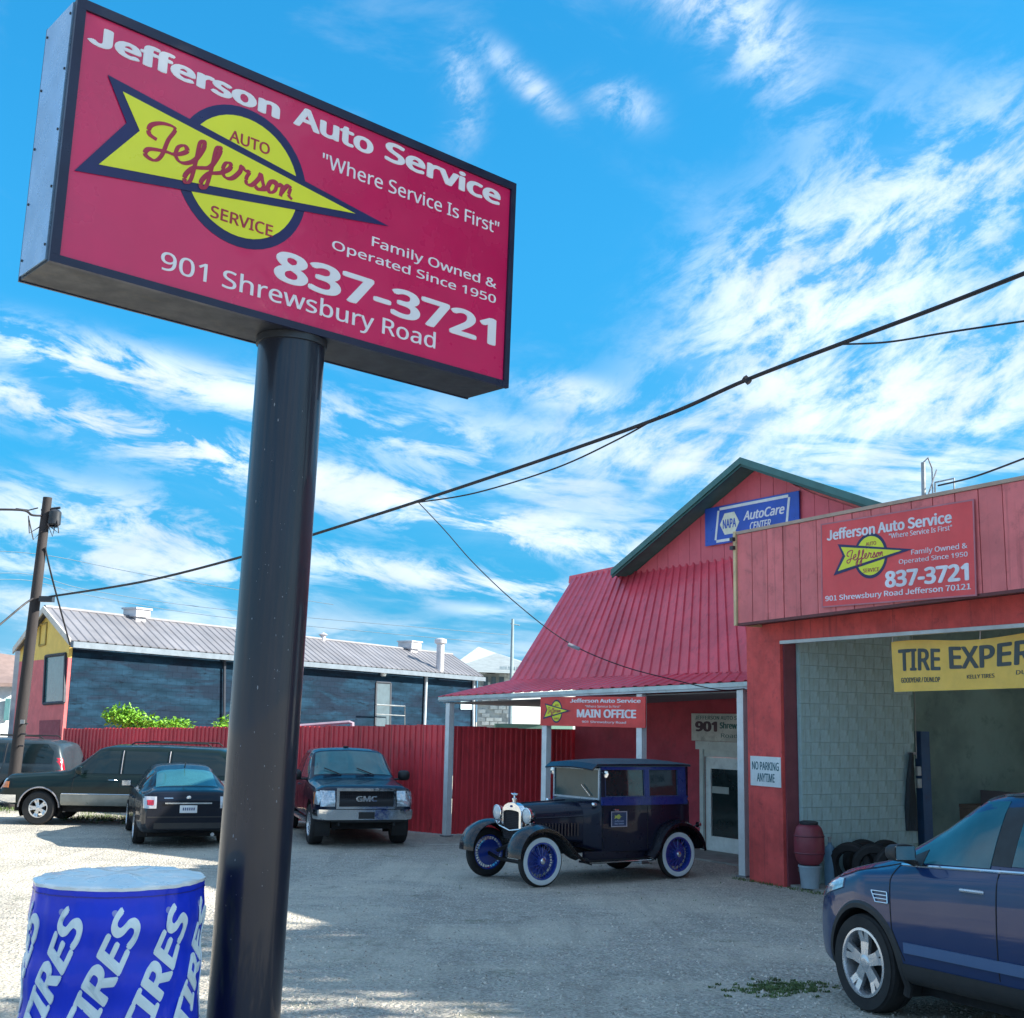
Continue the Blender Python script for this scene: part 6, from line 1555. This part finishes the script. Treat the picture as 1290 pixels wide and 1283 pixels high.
    MB().slab(rows, [[(x-.01, y, z-.018) for x, y, z in r] for r in rows]).build('visor', dark, t, smooth=True)
    # windshield frame and glass
    MB().box((.118, -.565, 1.225), (.126, .565, 1.66)).build('windshield', mat('classic_screen', (.03, .075, .08), .04, spec=.35), t)
    f = MB()
    for lo, hi in (((.10, -.60, 1.205), (.145, .60, 1.235)), ((.10, -.60, 1.655), (.145, .60, 1.685)), ((.10, -.60, 1.2355), (.145, -.568, 1.6545)), ((.10, .568, 1.2355), (.145, .60, 1.6545))): f.box(lo, hi)
    f.build('windshield_frame', mat('frame_pale', (.30, .38, .46), .3, .5), t)
    MB().tube([(.15, .38, 1.26), (.152, .16, 1.42)], .009, 5).build('wiper', alum, t)
    sw = MB(); sw.tube([(-.02+.0, .33+.19*math.cos(a), 1.33+.17*math.sin(a)) for a in [2*math.pi*i/20 for i in range(21)]], .012, 6); sw.build('steering_wheel', alum, t, smooth=True)
    # radiator: chrome shell, dark honeycomb, cap with wings
    def shell_pts(w, z0, z1, r): 
        p = [(-w, z0+.05), (-w*.9, z0), (w*.9, z0), (w, z0+.05)]
        for i in range(9): a = rad(0+180*i/8); p.append((w*math.cos(a), z1-r+r*math.sin(a)))
        return p
    o_ = shell_pts(.265, .56, 1.16, .15); i_ = shell_pts(.205, .62, 1.045, .03)
    rows = [[(1.34, y, z) for y, z in i_], [(1.355, y*1.01, z) for y, z in i_], [(1.352, y*.97, z-.005) for y, z in o_], [(1.33, y, z) for y, z in o_], [(1.262, y, z) for y, z in o_], [(1.262, y, z) for y, z in i_]]
    m = MB(); m.grid(rows+[rows[0]], closed=True); m.build('radiator_shell', chrome, t, smooth=True, angle=60)
    MB().box((1.275, -.225, .60), (1.325, .225, 1.06)).build('radiator_core', mat('core_black', (.008, .008, .012), .7), t)
    hc_ = MB()
    for i in range(17): y = -.20+.025*i; hc_.box((1.326, y-.002, .62), (1.331, y+.002, 1.045))
    for i in range(17): z = .63+.025*i; hc_.box((1.3265, -.20, z-.002), (1.3305, .20, z+.002))
    hc_.build('honeycomb', mat('core_line', (.03, .03, .04), .5), t)
    MB().lathe([(.03, 1.155), (.03, 1.19), (.04, 1.195), (.04, 1.215), (.015, 1.225), (.012, 1.27), (.03, 1.285), (0, 1.30)], c=(1.30, 0, 0), n=16).build('radiator_cap', chrome, t, smooth=True)
    MB().tube([(1.30, -.085, 1.285), (1.30, -.03, 1.27), (1.30, .03, 1.27), (1.30, .085, 1.285)], [.008, .016, .016, .008], 8).build('cap_wings', chrome, t, smooth=True)
    MB().lathe([(0, 0), (.03, 0), (.028, .006), (0, .008)], n=16, M=Matrix.Translation((1.356, 0, 1.10))@Matrix.Rotation(math.pi/2, 4, 'Y')@Matrix.Scale(.6, 4, (1, 0, 0))).build('radiator_badge', blue, t)
    MB().prism([(1.33, -.13, .585), (1.33, .13, .585), (1.36, .03, .50), (1.36, -.03, .50)], (.012, 0, 0)).build('crank_plate', chrome, t)
    # headlights on a bar
    MB().tube([(1.30, -.52, .90), (1.33, -.38, .80), (1.37, 0, .745), (1.33, .38, .80), (1.30, .52, .90)], .014, 8).build('light_bar', chrome, t, smooth=True)
    for sg in (1, -1):
        Mh = Matrix.Translation((1.27, sg*.40, .985))@Matrix.Rotation(math.pi/2, 4, 'Y')
        h = MB().lathe([(0, -.07), (.05, -.06), (.09, -.02), (.112, .05), (.118, .085), (.105, .09)], n=28, M=Mh).build('headlight', chrome, t, smooth=True)
        MB().lathe([(.106, .082), (.08, .098), (.04, .106), (0, .108)], n=28, M=Mh).build('lens', mat('lens_milky', (.62, .64, .66), .12, coat=1., var=.12, scale=30), h, smooth=True)
        MB().tube([(1.28, sg*.40, .875), (1.30, sg*.41, .82)], .016, 8).build('headlight_post', chrome, t)
        Mc = Matrix.Translation((.24, sg*.60, 1.14))@Matrix.Rotation(math.pi/2, 4, 'Y')
        MB().lathe([(0, -.05), (.03, -.03), (.036, .02), (.03, .03), (0, .04)], n=14, M=Mc).build('cowl_lamp', chrome, t, smooth=True)
        # round mirror clamped on the windshield post
        MB().lathe([(0, 0), (.055, .004), (.055, .014), (0, .028)], n=18, M=Matrix.Translation((.10, sg*.70, 1.60))@Matrix.Rotation(-math.pi/2, 4, 'Y')@Matrix.Scale(1, 4)).build('round_mirror', chrome, t, smooth=True)
        MB().lathe([(0, .0), (.052, .002), (0, .003)], n=18, M=Matrix.Translation((.085, sg*.70, 1.60))@Matrix.Rotation(-math.pi/2, 4, 'Y')).build('mirror_glass', white_paint, t)
        MB().tube([(.11, sg*.61, 1.62), (.105, sg*.70, 1.60)], .007, 5).build('mirror_arm', chrome, t)
    # fenders swept over the wheels and running boards
    def fender(path, y0, y1, sg, name, m, rowsn=9, cup=.05, skirt=.10):
        rows = []
        path = catmull([Vector((p[0], 0, p[1])) for p in path], 5)
        for i, p in enumerate(path):
            tn = (path[min(i+1, len(path)-1)]-path[max(i-1, 0)]).normalized(); nr = Vector((-tn.z, 0, tn.x)); nr = nr if nr.z > 0 or abs(nr.z) < .2 and nr.x*(1 if i < len(path)/2 else -1) > 0 else -nr
            row = []
            for j in range(rowsn+3):
                if j <= rowsn:
                    q = j/rowsn; y = y0+(y1-y0)*q; hgt = cup*math.sin(math.pi*min(q, .97)**.85)
                    pt = p+nr*hgt
                else: y = y1; pt = p-nr*skirt*.35*(j-rowsn)/2
                row.append((pt.x, sg*y, pt.z))
            rows.append((row, nr))
        out = [r for r, n_ in rows]; inn = [[(x-n_.x*.012, y, z-n_.z*.012) for x, y, z in r] for r, n_ in rows]
        return MB().slab(out, inn).build(name, m, t, smooth=True, angle=60)
    for sg in (1, -1):
        fender([(1.74, .42), (1.72, .56), (1.62, .72), (1.46, .81), (1.28, .83), (1.10, .78), (.92, .66), (.76, .50), (.60, .38), (.45, .325)], .44, .84, sg, 'front_fender', fend)
        fender([(-.72, .34), (-.84, .46), (-.92, .62), (-1.04, .76), (-1.22, .84), (-1.42, .84), (-1.62, .75), (-1.76, .60), (-1.82, .42)], .56, .86, sg, 'rear_fender', fend)
        MB().box((-.75, sg*.70-.13, .30), (.50, sg*.70+.13, .33)).build('running_board', fend, t)
        r = MB()
        for k in range(5): r.box((-.74, sg*.70-.10+.045*k, .3305), (.48, sg*.70-.085+.045*k, .336))
        r.build('board_rubber', rubber, t); MB().tube([(-.75, sg*.835, .318), (.50, sg*.835, .318)], .008, 6).build('board_trim', chrome, t)
        MB().box((-.80, sg*.62-.03, .33), (.45, sg*.62+.03, .46)).build('splash_apron', dark, t)
        MB().tube([(-.05, sg*.695, 1.07), (-.05, sg*.735, 1.07), (-.13, sg*.735, 1.06)], .011, 6).build('door_handle', chrome, t)
        # door seams
        s = MB()
        for x in (.105, -.735): s.tube([(x, sg*(hwid(x)+.001), .47), (x, sg*(hwid(x)+.001), 1.11)], .005, 5)
        s.build('door_seam', mat('seam_black', (.003, .003, .005), .6), t)
        for z in (.62, .98): MB().tube([(.10, sg*.65, z-.03), (.10, sg*.65, z+.03)], .011, 6).build('hinge', dark, t)
    # door plaque on the near (left) side and on the other
    for sg in (1, -1):
        Mq = basis((-.18, sg*(hwid(-.18)+.009), .925), (-sg, 0, 0), (0, 0, 1), (0, sg, 0))
        MB().box((-.155, -.115, 0), (.155, .115, .008), Mq).build('door_plaque', mat('plaque_navy', (.03, .06, .14), .4), t)
        q = MB()
        for lo, hi in (((-.155, .103, .0085), (.155, .115, .012)), ((-.155, -.115, .0085), (.155, -.103, .012)), ((-.155, -.1025, .0085), (-.143, .1025, .012)), ((.143, -.1025, .0085), (.155, .1025, .012))): q.box(lo, hi, Mq)
        q.build('plaque_border', mat('border_pink', (.45, .42, .50), .4), t)
        q = MB(); q.prism([Mq@Vector((-.01+.036*math.cos(a), .035+.036*math.sin(a), .0085)) for a in [2*math.pi*i/18 for i in range(18)]], Mq.to_3x3()@Vector((0, 0, .002)))
        q.prism([Mq@Vector(p) for p in ((-.09, .055, .011), (-.08, .035, .011), (-.095, .008, .011), (.06, .038, .011))], Mq.to_3x3()@Vector((0, 0, .002))); q.build('plaque_emblem', mat('plaque_yellow', (.50, .55, .12), .5), t)
        L = MB(); text(L, 'Jefferson', -.09, -.04, .09, -.015, Mq@Matrix.Translation((0, 0, .0085)), .002, .01); text(L, 'Auto Service', -.09, -.08, .09, -.052, Mq@Matrix.Translation((0, 0, .0085)), .002, .01); L.build('lettering', mat('plaque_ink', (.35, .42, .6), .5), t)
    # axles, springs, frame
    c = MB(); c.tube([(1.31, -.66, .36), (1.31, -.4, .30), (1.31, .4, .30), (1.31, .66, .36)], .028, 8); c.tube([(-1.31, -.66, .37), (-1.31, .66, .37)], .04, 8); c.lathe([(0, -.14), (.11, -.10), (.13, 0), (.11, .10), (0, .14)], c=(-1.31, 0, .37), axis='Y', n=16)
    c.box((-1.6, -.32, .42), (1.25, -.26, .50)); c.box((-1.6, .26, .42), (1.25, .32, .50)); c.tube([(1.32, -.40, .42), (1.32, 0, .56), (1.32, .40, .42)], .03, 6); c.tube([(1.30, -.2, .45), (.4, -.1, .38)], .02, 6)
    c.build('chassis', mat('chassis_black', (.008, .008, .010), .6), t, smooth=True)
    # wire wheels
    wb = mat('wheel_blue', (.012, .045, .30), .2, coat=1., var=.05); ww = mat('whitewall', (.62, .70, .74), .6, var=.05)
    def wire_wheel(x, y, sg, parent, R=.37, rot=0.):
        Mx = Matrix.Translation((x, y, R if parent is t else R))
        Rr, w, o = .262, .125, .0625*sg
        ty = MB().lathe([(Rr, -.045), (Rr+.02, -.058), (Rr+.055, -.0625), (R-.02, -.05), (R, -.03), (R, .03), (R-.02, .05), (Rr+.055, .0625), (Rr+.02, .058), (Rr, .045), (Rr, -.045)], axis='Y', n=48, M=Mx).build('wheel', rubber, parent, smooth=True)
        MB().lathe([(Rr+.004, o*.96), (Rr+.02, o*.93+.004*sg), (Rr+.055, o+.004*sg), (Rr+.072, o*.93+.004*sg), (Rr+.072, o*.9), (Rr+.004, o*.8)], axis='Y', n=48, M=Mx).build('whitewall', ww, ty, smooth=True)
        MB().lathe([(Rr+.004, o*.98), (Rr-.004, o*1.03), (Rr-.020, o*.98), (Rr-.026, o*.6), (Rr-.026, -o*.6), (Rr-.012, -o*.9), (Rr, -o*.8)], axis='Y', n=48, M=Mx).build('rim', wb, ty, smooth=True)
        sp = MB()
        for i in range(30):
            a = 2*math.pi*i/30+rot; b = a+(.22 if i % 2 else -.22)
            i0 = (.07, o*.95) if i % 2 else (.075, -o*.2)
            sp.tube([Mx@Vector((i0[0]*math.cos(a), i0[1], i0[0]*math.sin(a))), Mx@Vector(((Rr-.022)*math.cos(b), o*.15, (Rr-.022)*math.sin(b)))], .0065, 5)
        sp.build('spokes', wb, ty)
        MB().lathe([(.078, -o*.4), (.085, o*.5), (.075, o*1.0), (.055, o*1.05), (.045, o*1.05)], axis='Y', n=24, M=Mx).build('hub', wb, ty, smooth=True)
        MB().lathe([(.044, o*1.05), (.042, o*1.25), (.03, o*1.4), (0, o*1.45)], axis='Y', n=20, M=Mx).build('hub_cap', chrome, ty, smooth=True)
        MB().lathe([(0, -o*.25), (.19, -o*.25), (.195, -o*.9), (0, -o*.9)], axis='Y', n=28, M=Mx).build('brake_drum', wb, ty, smooth=True)
        return ty
    for x in (1.31, -1.31):
        for sg in (1, -1): wire_wheel(x, sg*.71, sg, t, rot=x)
    # spare on the back, tail lamps
    w = wire_wheel(0, 0, 1, t); w.name = 'spare_wheel'
    w.matrix_local = Matrix.Translation((-1.86, 0, .42))@Matrix.Rotation(math.pi/2, 4, 'Z')
    for sg in (1, -1):
        MB().lathe([(0, 0), (.045, .01), (.05, .05), (0, .07)], n=16, M=Matrix.Translation((-1.80, sg*.66, .80))@Matrix.Rotation(-math.pi/2, 4, 'Y')).build('tail_lamp', chrome, t, smooth=True)
        MB().tube([(-1.79, sg*.66, .80), (-1.70, sg*.60, .72)], .014, 6).build('lamp_bracket', fend, t)
classic()
garage_items()
